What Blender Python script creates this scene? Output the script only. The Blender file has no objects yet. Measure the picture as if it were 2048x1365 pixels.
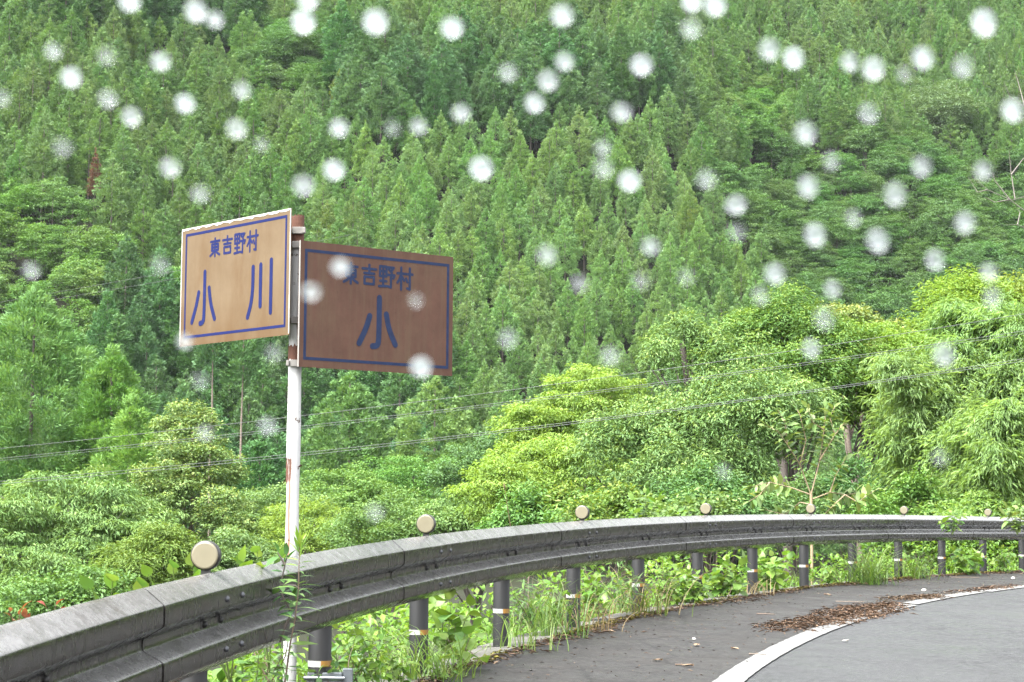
import bpy, math
import numpy as np
from mathutils import Vector, Matrix

S = bpy.context.scene
COL = S.collection

# ------------------------------------------------------------------ camera, sky, sun, exposure
FPX, PITCH, ROLL = 3750.0, math.atan(336.5 / 3750.0), 0.007
EYE = np.array([0.0, 0.0, 1.0])
cd = bpy.data.cameras.new("camera")
cam = bpy.data.objects.new("camera", cd)
COL.objects.link(cam)
cd.sensor_width = 36.0
cd.lens = FPX / 2048 * 36.0
cd.clip_start = 0.02
cd.clip_end = 3000
cd.dof.use_dof = True
cd.dof.focus_distance = 17.0
cd.dof.aperture_fstop = cd.lens / 2.0          # a phone-sized pupil, 2 mm across
cam.matrix_world = (Matrix.Translation(Vector(EYE)) @ Matrix.Rotation(math.pi / 2 + PITCH, 4, 'X')
                    @ Matrix.Rotation(ROLL, 4, 'Z'))
S.camera = cam

SUN_EL, SUN_AZ = math.radians(58), math.radians(-135)   # azimuth from +Y, negative = towards -X
w = bpy.data.worlds.new("World")
S.world = w
w.use_nodes = True
wn, wl = w.node_tree.nodes, w.node_tree.links
wn.clear()
sky = wn.new('ShaderNodeTexSky')
sky.sky_type = 'NISHITA'
sky.sun_disc = False
sky.sun_elevation = SUN_EL
sky.sun_rotation = SUN_AZ
sky.air_density = 1.0
sky.dust_density = 4.0
sky.ozone_density = 1.0
hs = wn.new('ShaderNodeHueSaturation')
hs.inputs['Saturation'].default_value = 0.14     # an overcast sky
bg = wn.new('ShaderNodeBackground')
bg.inputs['Strength'].default_value = 0.15
wo = wn.new('ShaderNodeOutputWorld')
wl.new(sky.outputs[0], hs.inputs['Color'])
wl.new(hs.outputs[0], bg.inputs[0])
wl.new(bg.outputs[0], wo.inputs[0])

sd = bpy.data.lights.new("sun", 'SUN')
sun = bpy.data.objects.new("sun", sd)
COL.objects.link(sun)
sd.energy = 1.5
sd.angle = math.radians(22)
sd.color = (1.0, 0.97, 0.89)
to_sun = Vector((math.sin(SUN_AZ) * math.cos(SUN_EL), math.cos(SUN_AZ) * math.cos(SUN_EL), math.sin(SUN_EL)))
sun.rotation_euler = to_sun.to_track_quat('Z', 'Y').to_euler()
sun.location = (0, 0, 60)

S.view_settings.view_transform = 'Standard'
S.view_settings.look = 'None'
S.view_settings.gamma = 1.0
S.view_settings.use_curve_mapping = False
S.view_settings.exposure = 2.95
S.render.engine = 'CYCLES'
S.cycles.max_bounces = 8
S.cycles.diffuse_bounces = 4
S.cycles.glossy_bounces = 3
S.cycles.transmission_bounces = 6
S.cycles.transparent_max_bounces = 6
S.cycles.volume_bounces = 0
S.cycles.use_denoising = True
S.cycles.denoiser = 'OPENIMAGEDENOISE'
S.cycles.denoising_input_passes = 'RGB_ALBEDO_NORMAL'
S.cycles.denoising_prefilter = 'NONE'          # keeps the grain of asphalt and leaves
S.cycles.use_adaptive_sampling = False

# ------------------------------------------------------------------ general helpers
_cr, _sr, _cp, _sp = math.cos(ROLL), math.sin(ROLL), math.cos(PITCH), math.sin(PITCH)


def ray(u, v):
    xi, yi = u - 1024.0, v - 682.5
    x, y = xi * _cr + yi * _sr, -xi * _sr + yi * _cr
    up = -y / FPX
    return np.array([x / FPX, _cp - up * _sp, _sp + up * _cp])


def P(u, v, d):
    """world point seen at (u, v) of the 2048 px photograph at depth d metres"""
    return EYE + ray(u, v) * d


def project(X):
    X = np.atleast_2d(X) - EYE
    d = X[:, 1] * _cp + X[:, 2] * _sp
    up = -X[:, 1] * _sp + X[:, 2] * _cp
    x, y = X[:, 0] * FPX / d, -up * FPX / d
    return 1024 + x * _cr - y * _sr, 682.5 + x * _sr + y * _cr, d


def unit(a):
    return a / np.maximum(np.linalg.norm(a, axis=-1, keepdims=True), 1e-9)


def empty(name, loc, label=None, cat=None, group=None, rz=0.0):
    o = bpy.data.objects.new(name, None)
    COL.objects.link(o)
    o.empty_display_size = 0.1
    o.location = [float(c) for c in loc]
    o.rotation_euler = (0, 0, rz)
    tag(o, label, cat, group)
    return o


def tag(o, label=None, cat=None, group=None, kind=None):
    if label: o["label"] = label
    if cat: o["category"] = cat
    if group: o["group"] = group
    if kind: o["kind"] = kind
    return o


def link(name, me, parent=None, mat=None, loc=None):
    o = bpy.data.objects.new(name, me)
    COL.objects.link(o)
    if mat is not None and not me.materials:
        me.materials.append(mat)
    if parent is not None:
        o.parent = parent
    if loc is not None:
        o.location = [float(c) for c in loc]
    return o


def mesh_np(name, V, F, tint=None, smooth=False):
    """V (n,3), F (m,k) int array of tris or quads"""
    V = np.asarray(V, dtype=np.float32)
    F = np.asarray(F, dtype=np.int32)
    me = bpy.data.meshes.new(name)
    k = F.shape[1]
    me.vertices.add(len(V))
    me.vertices.foreach_set("co", V.ravel())
    me.loops.add(F.size)
    me.loops.foreach_set("vertex_index", F.ravel())
    me.polygons.add(len(F))
    me.polygons.foreach_set("loop_start", np.arange(len(F), dtype=np.int32) * k)
    me.polygons.foreach_set("loop_total", np.full(len(F), k, dtype=np.int32))
    if smooth:
        me.polygons.foreach_set("use_smooth", np.ones(len(F), dtype=bool))
    if tint is not None:
        at = me.attributes.new("tint", 'FLOAT', 'POINT')
        at.data.foreach_set("value", np.asarray(tint, dtype=np.float32))
    me.update(calc_edges=True)
    return me


class MB:
    """collects verts and faces of one part"""
    def __init__(self):
        self.v, self.f, self.mi, self.sm = [], [], [], []

    def add(self, V, F, mi=0, smooth=False):
        n = len(self.v)
        self.v += [tuple(float(c) for c in p) for p in V]
        self.f += [tuple(int(i) + n for i in f) for f in F]
        self.mi += [mi] * len(F)
        self.sm += [smooth] * len(F)

    def box(self, c, sx, sy, sz, R=None, mi=0):
        c = np.asarray(c, float)
        q = np.array([[x, y, z] for x in (-.5, .5) for y in (-.5, .5) for z in (-.5, .5)]) * [sx, sy, sz]
        if R is not None: q = q @ np.asarray(R).T
        self.add(q + c, [(0, 1, 3, 2), (4, 6, 7, 5), (0, 4, 5, 1), (2, 3, 7, 6), (0, 2, 6, 4), (1, 5, 7, 3)], mi)

    def tube(self, pts, rad, n=8, mi=0, cap=True, smooth=True):
        pts = np.asarray(pts, float)
        rad = np.broadcast_to(np.asarray(rad, float), (len(pts),))
        T = unit(np.gradient(pts, axis=0))
        ref = np.array([0, 0, 1.0]) if abs(T[0][2]) < .9 else np.array([1.0, 0, 0])
        V = []
        a = np.linspace(0, 2 * np.pi, n, endpoint=False)
        for p, t, r in zip(pts, T, rad):
            b = unit(np.cross(t, ref)); c = np.cross(b, t)
            V.append(p + r * (np.cos(a)[:, None] * b + np.sin(a)[:, None] * c))
        V = np.concatenate(V)
        F = []
        for i in range(len(pts) - 1):
            for j in range(n):
                k = (j + 1) % n
                F.append((i * n + j, i * n + k, (i + 1) * n + k, (i + 1) * n + j))
        self.add(V, F, mi, smooth)
        if cap:
            m = len(pts) - 1
            self.add(V[:n], [tuple(range(n))[::-1]], mi)
            self.add(V[m * n:], [tuple(range(n))], mi)

    def build(self, name, mats, parent=None, bevel=0.0):
        me = bpy.data.meshes.new(name)
        me.from_pydata(self.v, [], self.f)
        for m in (mats if isinstance(mats, (list, tuple)) else [mats]):
            me.materials.append(m)
        me.polygons.foreach_set("material_index", self.mi)
        me.polygons.foreach_set("use_smooth", self.sm)
        me.update()
        o = link(name, me, parent)
        if bevel:
            b = o.modifiers.new("edge", 'BEVEL'); b.width = bevel; b.segments = 2; b.limit_method = 'ANGLE'
        return o


# ------------------------------------------------------------------ materials
class NT:
    def __init__(self, name):
        self.m = bpy.data.materials.new(name)
        self.m.use_nodes = True
        self.t = self.m.node_tree
        self.n, self.l = self.t.nodes, self.t.links
        self.n.clear()
        self.out = self.n.new('ShaderNodeOutputMaterial')

    def new(self, typ, ins=None, **kw):
        x = self.n.new(typ)
        for k, v in kw.items(): setattr(x, k, v)
        for k, v in (ins or {}).items():
            if isinstance(v, bpy.types.NodeSocket): self.l.new(v, x.inputs[k])
            else: x.inputs[k].default_value = v
        return x

    def noise(self, scale, detail=4, rough=.6, vec=None):
        i = {'Scale': scale, 'Detail': detail, 'Roughness': rough}
        if vec is not None: i['Vector'] = vec
        return self.new('ShaderNodeTexNoise', i).outputs[0]

    def ramp(self, fac, stops, interp='LINEAR'):
        r = self.new('ShaderNodeValToRGB', {'Fac': fac})
        r.color_ramp.interpolation = interp
        e = r.color_ramp.elements
        while len(e) < len(stops): e.new(0.5)
        for q, (p, c) in zip(e, stops):
            q.position = p
            q.color = (c, c, c, 1) if not hasattr(c, '__len__') else (*c, 1)
        return r.outputs[0]

    def mix(self, fac, a, b, blend='MIX'):
        m = self.new('ShaderNodeMix', data_type='RGBA', blend_type=blend)
        for k, v in ((0, fac), (6, a), (7, b)):
            if isinstance(v, bpy.types.NodeSocket): self.l.new(v, m.inputs[k])
            else: m.inputs[k].default_value = v if k == 0 else ((*v, 1) if len(v) == 3 else v)
        return m.outputs[2]

    def math(self, op, a, b=0.0, c=0.0, clamp=False):
        m = self.new('ShaderNodeMath', operation=op, use_clamp=clamp)
        for k, v in ((0, a), (1, b), (2, c)):
            if isinstance(v, bpy.types.NodeSocket): self.l.new(v, m.inputs[k])
            else: m.inputs[k].default_value = v
        return m.outputs[0]

    def coords(self, kind='Object', scale=(1, 1, 1), loc=(0, 0, 0), rot=(0, 0, 0)):
        c = self.new('ShaderNodeTexCoord').outputs[kind]
        return self.new('ShaderNodeMapping', {'Vector': c, 'Scale': scale, 'Location': loc, 'Rotation': rot}).outputs[0]

    def bump(self, h, strength=.3, dist=.01):
        return self.new('ShaderNodeBump', {'Height': h, 'Strength': strength, 'Distance': dist}).outputs[0]

    def principled(self, col, rough=.5, metal=0.0, spec=.5, normal=None):
        i = {'Base Color': col if isinstance(col, bpy.types.NodeSocket) else (*col, 1), 'Roughness': rough, 'Metallic': metal,
             'Specular IOR Level': spec}
        if normal is not None: i['Normal'] = normal
        b = self.new('ShaderNodeBsdfPrincipled', i)
        self.l.new(b.outputs[0], self.out.inputs[0])
        return self.m


def leaf_mat(name, dark, mid, young, trans=.30, rough=.48, spec=.35, vary=.16, backpale=0.0):
    n = NT(name)
    t = n.new('ShaderNodeAttribute', attribute_name="tint").outputs['Fac']
    col = n.ramp(t, [(0.0, dark), (.55, mid), (1.0, young)])
    r = n.new('ShaderNodeObjectInfo').outputs['Random']
    hsv = n.new('ShaderNodeHueSaturation', {'Color': col,
                'Hue': n.math('MULTIPLY_ADD', r, -.028, .512),
                'Saturation': n.math('MULTIPLY_ADD', n.math('FRACT', n.math('MULTIPLY', r, 7.3)), .16, .90),
                'Value': n.math('MULTIPLY_ADD', n.math('FRACT', n.math('MULTIPLY', r, 13.7)), 2 * vary, 1 - vary)})
    c = hsv.outputs[0]
    pr = n.new('ShaderNodeBsdfPrincipled', {'Base Color': c, 'Roughness': rough, 'Specular IOR Level': spec})
    tc = n.mix(1.0, c, (1.25, 1.15, .55), 'MULTIPLY')
    tr = n.new('ShaderNodeBsdfTranslucent', {'Color': tc})
    mx = n.new('ShaderNodeMixShader', {0: trans, 1: pr.outputs[0], 2: tr.outputs[0]})
    n.l.new(mx.outputs[0], n.out.inputs[0])
    return n.m


def simple(name, col, rough=.6, metal=0.0, spec=.5, var=.25, scale=8.0, bump=0.0):
    n = NT(name)
    f = n.noise(scale, 5, .6, n.coords())
    c = n.mix(f, tuple(x * (1 - var) for x in col), tuple(min(1, x * (1 + var)) for x in col))
    nm = n.bump(n.noise(scale * 6, 3, .6, n.coords()), bump, .01) if bump else None
    return n.principled(c, rough, metal, spec, nm)


M = {}
M['cedar_bright'] = leaf_mat("cedar_bright", (.066, .146, .042), (.114, .216, .064), (.160, .262, .082), .32, .55, .2, .10)
M['cedar'] = leaf_mat("cedar", (.052, .118, .034), (.090, .178, .050), (.136, .222, .064), .30, .55, .2, .12)
M['cedar_old'] = leaf_mat("cedar_old", (.034, .090, .032), (.062, .142, .047), (.095, .182, .058), .28, .55, .2, .12)
M['cedar_yellow'] = leaf_mat("cedar_yellow", (.060, .120, .030), (.110, .185, .045), (.190, .220, .050), .3, .55, .2)
M['cedar_red'] = leaf_mat("cedar_red", (.060, .040, .022), (.120, .065, .038), (.17, .08, .045), .15, .6, .2)
M['broad_dark'] = leaf_mat("broad_dark", (.035, .090, .026), (.062, .140, .036), (.095, .185, .044), .30, .5, .25)
M['broad_pale'] = leaf_mat("broad_pale", (.080, .140, .062), (.115, .195, .088), (.150, .240, .115), .30)
M['broad_mid'] = leaf_mat("broad_mid", (.050, .125, .030), (.088, .185, .042), (.135, .235, .055), .34, .5, .28)
M['broad_yellow'] = leaf_mat("broad_yellow", (.060, .125, .030), (.110, .185, .042), (.210, .260, .060), .34, .5, .28)
M['fine_lime'] = leaf_mat("fine_lime", (.100, .180, .030), (.155, .250, .042), (.205, .290, .058), .44, .5, .25)
M['bamboo_leaf'] = leaf_mat("bamboo_leaf", (.120, .225, .066), (.165, .285, .092), (.210, .325, .115), .50, .5, .28)
M['chinquapin'] = leaf_mat("chinquapin", (.050, .112, .030), (.092, .172, .044), (.165, .245, .055), .32, .52, .22)
M['flowering'] = leaf_mat("flowering", (.070, .145, .036), (.115, .195, .050), (.155, .225, .068), .32, .55, .18)
M['bigleaf_pale'] = leaf_mat("bigleaf_pale", (.070, .135, .034), (.105, .175, .048), (.165, .225, .075), .36)
M['weed'] = leaf_mat("weed", (0.051, 0.119, 0.0204), (0.0935, 0.187, 0.0306), (0.1445, 0.238, 0.0425), .40, .42, .35)
M['weed_deep'] = leaf_mat("weed_deep", (0.034, 0.0892, 0.0221), (0.0595, 0.1318, 0.0306), (0.0935, 0.1742, 0.0382), .34, .40, .4)
M['grass_blade'] = leaf_mat("grass_blade", (0.0638, 0.119, 0.0238), (0.1105, 0.1827, 0.0382), (0.1955, 0.221, 0.0723), .38, .45, .35)
M['dry_blade'] = leaf_mat("dry_blade", (0.1275, 0.0978, 0.051), (0.187, 0.153, 0.0765), (0.272, 0.2295, 0.1275), .25, .6, .2)
M['red_leaf'] = leaf_mat("red_leaf", (0.17, 0.0467, 0.0298), (0.2295, 0.0723, 0.0425), (0.2805, 0.1105, 0.0595), .3)
M['litter'] = leaf_mat("litter", (.060, .036, .024), (.115, .072, .047), (.240, .170, .110), 0.02, .7, .2)
M['litter_tan'] = simple("bark_flake", (0.1615, 0.1062, 0.0638), .8, var=.3, scale=40)
M['cedar_mid'] = leaf_mat("cedar_mid", (.060, .145, .038), (.105, .205, .054), (.150, .250, .070), .32, .5, .25)
M['cedar_lime'] = leaf_mat("cedar_lime", (.062, .145, .034), (.110, .215, .048), (.160, .265, .062), .34, .5, .25)
M['moss'] = leaf_mat("moss", (.04, .036, .010), (.085, .078, .018), (.13, .115, .032), .1, .8, .1)
M['bark'] = simple("bark", (.12, .095, .075), .85, var=.4, scale=3.0, bump=.4)
M['bark_dark'] = simple("bark_dark", (.055, .045, .038), .85, var=.4, scale=3.0, bump=.4)
M['bark_grey'] = simple("bark_grey", (0.0936, 0.0828, 0.072), .85, var=.35, scale=4.0, bump=.3)
M['branch_tan'] = simple("branch_tan", (0.2046, 0.155, 0.093), .75, var=.25, scale=6.0)
M['stem_green'] = simple("stem_green", (.10, .14, .04), .6, var=.3, scale=20)
M['stem_brown'] = simple("stem_brown", (.09, .06, .04), .65, var=.3, scale=20)
M['culm'] = simple("culm", (.13, .15, .05), .5, var=.3, scale=6)

# ------------------------------------------------------------------ the road's plan: guardrail line and heights
PA = [-1.23324611, 7.38135555, .121179561, .0261208152, -.000666163328, -1.04750656, .0181155615, -.000559140481]
SS = np.arange(-60, 80.01, .1)
_k = np.where(SS < -2, .0275, np.where(SS < 25, PA[3] + PA[4] * SS, PA[3] + PA[4] * 25))
_i0 = int(np.argmin(abs(SS)))
TH = np.cumsum(_k) * .1
TH += PA[2] - TH[_i0]
PX = np.cumsum(np.sin(TH)) * .1; PX += PA[0] - PX[_i0]
PY = np.cumsum(np.cos(TH)) * .1; PY += PA[1] - PY[_i0]


def base_z(s):
    s = np.asarray(s, float)
    q = np.clip(s, -4, 28)
    z = PA[5] + PA[6] * q + PA[7] * q * q
    return z + np.where(s < -4, (s + 4) * .022, np.where(s > 28, (s - 28) * -.010, 0)) + 1.0


_tk = np.polyfit([-4.5, -2.3, 0, 4, 8, 12, 16, 20, 24, 28, 34], [-.385, -.32, -.25, -.158, -.085, -.040, -.036, -.048, -.063, -.085, -.125], 4)


def top_z(s):
    q = np.clip(np.asarray(s, float), -5, 34)
    return np.polyval(_tk, q) + 1.0 + np.where(np.asarray(s) < -5, (np.asarray(s) + 5) * .03, 0)


def path(s, t=0.0):
    """point of the road at arc length s, t metres towards the carriageway; returns x, y, heading"""
    x, y, th = np.interp(s, SS, PX), np.interp(s, SS, PY), np.interp(s, SS, TH)
    return x + t * np.cos(th), y - t * np.sin(th), th


def st(x, y):
    """nearest arc length and signed offset (positive towards the carriageway)"""
    x, y = np.atleast_1d(np.asarray(x, float)), np.atleast_1d(np.asarray(y, float))
    s, t = np.empty(len(x)), np.empty(len(x))
    sub = slice(0, None, 4)
    for a in range(0, len(x), 4000):
        b = slice(a, a + 4000)
        d2 = (x[b, None] - PX[None, sub]) ** 2 + (y[b, None] - PY[None, sub]) ** 2
        i = d2.argmin(1) * 4
        dx, dy = x[b] - PX[i], y[b] - PY[i]
        al = dx * np.sin(TH[i]) + dy * np.cos(TH[i])
        pr = dx * np.cos(TH[i]) - dy * np.sin(TH[i])
        s[b] = SS[i] + np.clip(al, -.3, .3)
        t[b] = np.where(np.sqrt(d2.min(1)) > abs(pr) + 2, np.sign(pr) * np.sqrt(d2.min(1)), pr)
    return s, t


CROSS = -.04


def road_z(s, t):
    return base_z(s) + CROSS * np.clip(t, 0, 12)


def ground_z(x, y):
    x, y = np.atleast_1d(np.asarray(x, float)), np.atleast_1d(np.asarray(y, float))
    s, t = st(x, y)
    b = base_z(s)
    D = -t
    bank = np.where(D < .25, b + CROSS * np.clip(t, 0, 12) - .14, b - .14 - .62 * np.clip(D - .25, 0, 30))
    bank = np.maximum(bank, -9.0 - .4 * np.sin(x * .11) * np.sin(y * .13))
    q = y - .42 * x - 262 + 6 * np.sin(x * .05 + 1.0) + 4 * np.sin(x * .11 + y * .03)
    hill = -9.0 + .80 * np.where(q > 12, q, np.where(q < -12, 0, (q + 12) ** 2 / 48))
    hill += np.clip(q / 60, 0, 1) * (3.0 * np.sin(x * .045 - y * .03) + 1.5 * np.sin(x * .13 + y * .05 + 2))
    hill = np.minimum(hill, 190)
    return np.where((y > 60) & (D > 0), np.maximum(bank, hill), bank)


def gz(x, y):
    return float(ground_z(x, y)[0])


def road_hit(u, v):
    """road-surface point seen at (u, v); returns (s, t)"""
    r = ray(u, v)
    d = np.linspace(4, 45, 1200)
    q = EYE + r * d[:, None]
    s, t = st(q[:, 0], q[:, 1])
    i = int(np.argmax(q[:, 2] < road_z(s, t)))
    return s[i], t[i]


# ------------------------------------------------------------------ ground
n = NT("forest_floor")
c = n.mix(n.noise(.6, 6, .65, n.coords()), (0.0073, 0.0103, 0.0039), (0.0183, 0.0171, 0.0086))
c = n.mix(n.ramp(n.noise(2.5, 5, .6, n.coords()), [(.5, 0), (.7, 1)]), c, (0.0086, 0.0171, 0.0044))
M['floor'] = n.principled(c, .9, spec=.2, normal=n.bump(n.noise(3, 6, .7, n.coords()), .6, .2))
gx = np.unique(np.concatenate([np.arange(-600, -160, 40), np.arange(-160, -40, 6), np.arange(-40, 45, 1.5), np.arange(45, 170, 6), np.arange(170, 601, 40)]))
gy = np.unique(np.concatenate([np.arange(-400, -20, 40), np.arange(-20, 60, 1.5), np.arange(60, 420, 5), np.arange(420, 901, 30)]))
GX, GY = np.meshgrid(gx, gy)
GZ = ground_z(GX.ravel(), GY.ravel())
nx = len(gx)
ii, jj = np.meshgrid(np.arange(nx - 1), np.arange(len(gy) - 1))
a = (jj * nx + ii).ravel()
me = mesh_np("ground", np.c_[GX.ravel(), GY.ravel(), GZ], np.c_[a, a + 1, a + nx + 1, a + nx], smooth=True)
tag(link("ground", me, mat=M['floor']), kind='structure')

# the rainy air: one even box of haze round everything
hb_ = MB()
hb_.box((0, 250, 107), 1300, 1360, 236)
n = NT("haze_air")
vol = n.new('ShaderNodeVolumePrincipled', {'Color': (.86, .93, .97, 1), 'Density': .00004, 'Anisotropy': .2})
n.l.new(vol.outputs[0], n.out.inputs['Volume'])
tag(hb_.build("haze", n.m), "thin pale rain haze filling the valley", "haze", kind='stuff')

# ------------------------------------------------------------------ road, line, kerb


def ribbon(name, s, t0, t1, dz, mat, nt=2):
    s = np.asarray(s, float)
    V = []
    for k in range(nt):
        f = k / (nt - 1)
        t = (1 - f) * np.broadcast_to(t0, s.shape) + f * np.broadcast_to(t1, s.shape)
        x, y, _ = path(s, t)
        V.append(np.c_[x, y, road_z(s, t) + dz])
    V = np.stack(V, 1).reshape(-1, 3)
    F = [(i * nt + k, i * nt + k + 1, (i + 1) * nt + k + 1, (i + 1) * nt + k) for i in range(len(s) - 1) for k in range(nt - 1)]
    return mesh_np(name, V, F, smooth=True)


n = NT("asphalt_lane")
co = n.coords()
g1 = n.new('ShaderNodeSeparateColor', {0: n.new('ShaderNodeTexVoronoi', {'Vector': co, 'Scale': 46.0}).outputs['Color']}).outputs[0]
c = n.mix(n.ramp(g1, [(.05, 0), (.80, .7), (1.0, 1)]), (0.0132, 0.0138, 0.0148), (0.0511, 0.0521, 0.054))
c = n.mix(n.ramp(n.noise(.55, 6, .6, n.coords(scale=(1.0, .45, 1))), [(.38, 0), (.68, .75)]), c, (0.0398, 0.0408, 0.0423))
c = n.mix(n.ramp(n.noise(2.6, 6, .7, co), [(.56, 0), (.70, .5)]), c, (0.0153, 0.0153, 0.0158))
c = n.mix(n.ramp(n.noise(38, 6, .85, co), [(.50, 0), (.66, .75)]), c, (.014, .0142, .015))
c = n.mix(n.ramp(n.noise(24, 7, .85, n.coords(loc=(7, 3, 0))), [(.55, 0), (.66, .8)]), c, (.062, .063, .065))
rg = n.ramp(n.noise(1.3, 5, .65, co), [(.35, .34), (.65, .66)])
M['lane'] = n.principled(c, rg, spec=.22, normal=n.bump(n.noise(120, 3, .75, co), .9, .006))
n = NT("asphalt_shoulder")
co = n.coords()
g1 = n.new('ShaderNodeSeparateColor', {0: n.new('ShaderNodeTexVoronoi', {'Vector': co, 'Scale': 42.0}).outputs['Color']}).outputs[0]
c = n.mix(g1, (0.0087, 0.0083, 0.0081), (0.0274, 0.0258, 0.0246))
c = n.mix(n.ramp(n.noise(.9, 7, .68, co), [(.40, 0), (.68, .8)]), c, (0.0285, 0.0263, 0.0241))
c = n.mix(n.ramp(n.noise(4, 6, .72, co), [(.55, 0), (.66, .75)]), c, (0.0093, 0.0079, 0.0068))
c = n.mix(n.ramp(n.noise(9, 5, .75, co), [(.64, 0), (.72, .6)]), c, (0.0383, 0.0329, 0.0274))
ck = n.new('ShaderNodeTexVoronoi', {'Vector': n.new('ShaderNodeMix', {0: .12, 4: co, 5: n.new('ShaderNodeTexNoise', {'Scale': 3.0, 'Vector': co}).outputs['Color']}, data_type='VECTOR').outputs[1], 'Scale': .75}, feature='DISTANCE_TO_EDGE').outputs['Distance']
c = n.mix(n.ramp(ck, [(.0, .85), (.012, 0)]), c, (0.0044, 0.0041, 0.0038))
c = n.mix(n.ramp(n.noise(30, 7, .85, co), [(.50, 0), (.64, .8)]), c, (.0085, .008, .0075))
c = n.mix(n.ramp(n.noise(20, 7, .85, n.coords(loc=(7, 3, 0))), [(.55, 0), (.66, .7)]), c, (.044, .041, .038))
rg = n.ramp(n.noise(2.1, 5, .65, co), [(.35, .42), (.65, .75)])
M['shoulder'] = n.principled(c, rg, spec=.2, normal=n.bump(n.noise(110, 3, .75, co), .9, .006))
n = NT("line_paint")
co = n.coords()
wear = n.ramp(n.noise(26, 8, .8, co), [(.57, 0), (.64, 1)])
c = n.mix(wear, (0.1231, 0.1231, 0.1216), (0.0308, 0.0308, 0.0308))
c = n.mix(n.ramp(n.noise(3, 5, .65, co), [(.42, 0), (.75, .5)]), c, (0.0708, 0.0693, 0.0662))
M['line'] = n.principled(c, .5, spec=.4, normal=n.bump(n.noise(120, 3, .7, co), .4, .003))
n = NT("concrete")
co = n.coords()
c = n.mix(n.noise(6, 6, .7, co), (0.047, 0.0455, 0.0411), (0.1058, 0.1028, 0.0939))
c = n.mix(n.ramp(n.noise(2.5, 5, .7, co), [(.5, 0), (.68, .8)]), c, (0.025, 0.025, 0.0147))
M['concrete'] = n.principled(c, .8, spec=.3, normal=n.bump(n.noise(40, 5, .7, co), .7, .01))

sr_ = np.arange(-22, 62, .5)
tag(link("road", ribbon("road", sr_, 1.80, 8.6, 0.0, M['lane'], 10), mat=M['lane']), kind='structure')
tag(link("shoulder", ribbon("shoulder", sr_, .16, 1.802, 0.004, M['shoulder'], 5), mat=M['shoulder']), kind='structure')
rng = np.random.default_rng(3)
# painted edge line; short real gaps where the paint has worn through
for k, (a, b) in enumerate([(-22, 13.85), (13.93, 17.6), (17.66, 62)]):
    sl = np.arange(a, b, .12)
    wob = .004 * np.sin(sl * 1.1) + .0025 * rng.normal(size=len(sl))
    sh = .03 if k == 1 else 0.0
    tag(link("road_marking", ribbon("road_marking", sl, 1.69 + wob - sh, 1.865 + wob * .6 - sh, .010, M['line'], 3), mat=M['line']), kind='structure')
# kerb: rough concrete strip the posts stand in, cast in lengths with open joints
kb = MB()
for a in np.arange(-14, 50, 2.0):
    sl = np.linspace(a + .02, a + 1.98, 8)
    w0, w1 = -.17 + rng.uniform(-.03, .03), .165 + rng.uniform(-.01, .01)
    V = []
    for s0 in sl:
        for t, dz in ((w0, -.30), (w0, -.005 + rng.uniform(-.008, .004)), (w1, .012 + rng.uniform(-.006, .006)), (w1 + .02, -.05)):
            x, y, _ = path(s0, t)
            V.append((x, y, float(base_z(s0)) + dz))
    F = [(i * 4 + k, i * 4 + k + 1, (i + 1) * 4 + k + 1, (i + 1) * 4 + k) for i in range(7) for k in range(3)]
    F += [(0, 3, 2, 1), (28, 29, 30, 31)]
    kb.add(V, F)
tag(kb.build("kerb", M['concrete']), kind='structure')

# ------------------------------------------------------------------ guardrail
n = NT("rail_paint")
co = n.coords()
c = n.mix(n.noise(1.6, 6, .7, co), (.0056, .0047, .0040), (.0092, .0078, .0068))
stk = n.noise(14, 5, .75, n.coords(scale=(3.0, 3.0, .25)))
c = n.mix(n.ramp(stk, [(.60, 0), (.76, .30)]), c, (.020, .0185, .017))               # pale water runs down the faces
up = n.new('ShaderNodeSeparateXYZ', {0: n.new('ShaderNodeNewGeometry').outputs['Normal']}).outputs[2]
sky_sheen = n.math('MULTIPLY', n.ramp(up, [(.38, 0), (.74, 1)]), n.ramp(n.noise(30, 6, .8, co), [(.34, .50), (.62, 1)]))
c = n.mix(sky_sheen, c, (.118, .118, .116))                                                # wet sky sheen painted as pale colour on the faces that look up
moss = n.math('MULTIPLY', n.ramp(n.noise(4.2, 7, .75, co), [(.52, 0), (.64, 1)]), n.ramp(up, [(.0, .12), (.5, .5)]))
c = n.mix(moss, c, (.020, .021, .012))
rg = n.ramp(n.noise(6, 5, .7, n.coords(scale=(2, 2, .6))), [(.3, .14), (.7, .34)])
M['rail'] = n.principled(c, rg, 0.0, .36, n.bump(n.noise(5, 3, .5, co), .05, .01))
n = NT("post_paint")
co = n.coords()
c = n.mix(n.noise(5, 5, .7, co), (0.0071, 0.0074, 0.008), (0.0118, 0.0121, 0.0127))
M['post'] = n.principled(c, .55, 0, .25, n.bump(n.noise(180, 2, .5, co), .15, .002))
M['bolt'] = simple("bolt_zinc", (0.0608, 0.0638, 0.0699), .38, .7, .5, .3, 40)
M['bolt_dark'] = simple("bolt_dark", (0.0106, 0.0101, 0.0098), .5, .3, .5, .3, 40)
M['band_white'] = simple("band_white", (0.2304, 0.2304, 0.224), .4, 0, .4, .12, 30)
M['band_orange'] = simple("band_orange", (0.1728, 0.0864, 0.0128), .4, 0, .4, .2, 30)
M['reflector'] = simple("reflector_face", (0.12, 0.1072, 0.0704), .38, 0, .35, .16, 18)
M['housing'] = simple("reflector_housing", (0.0133, 0.0129, 0.0114), .4, 0, .5, .3, 25)

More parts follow.
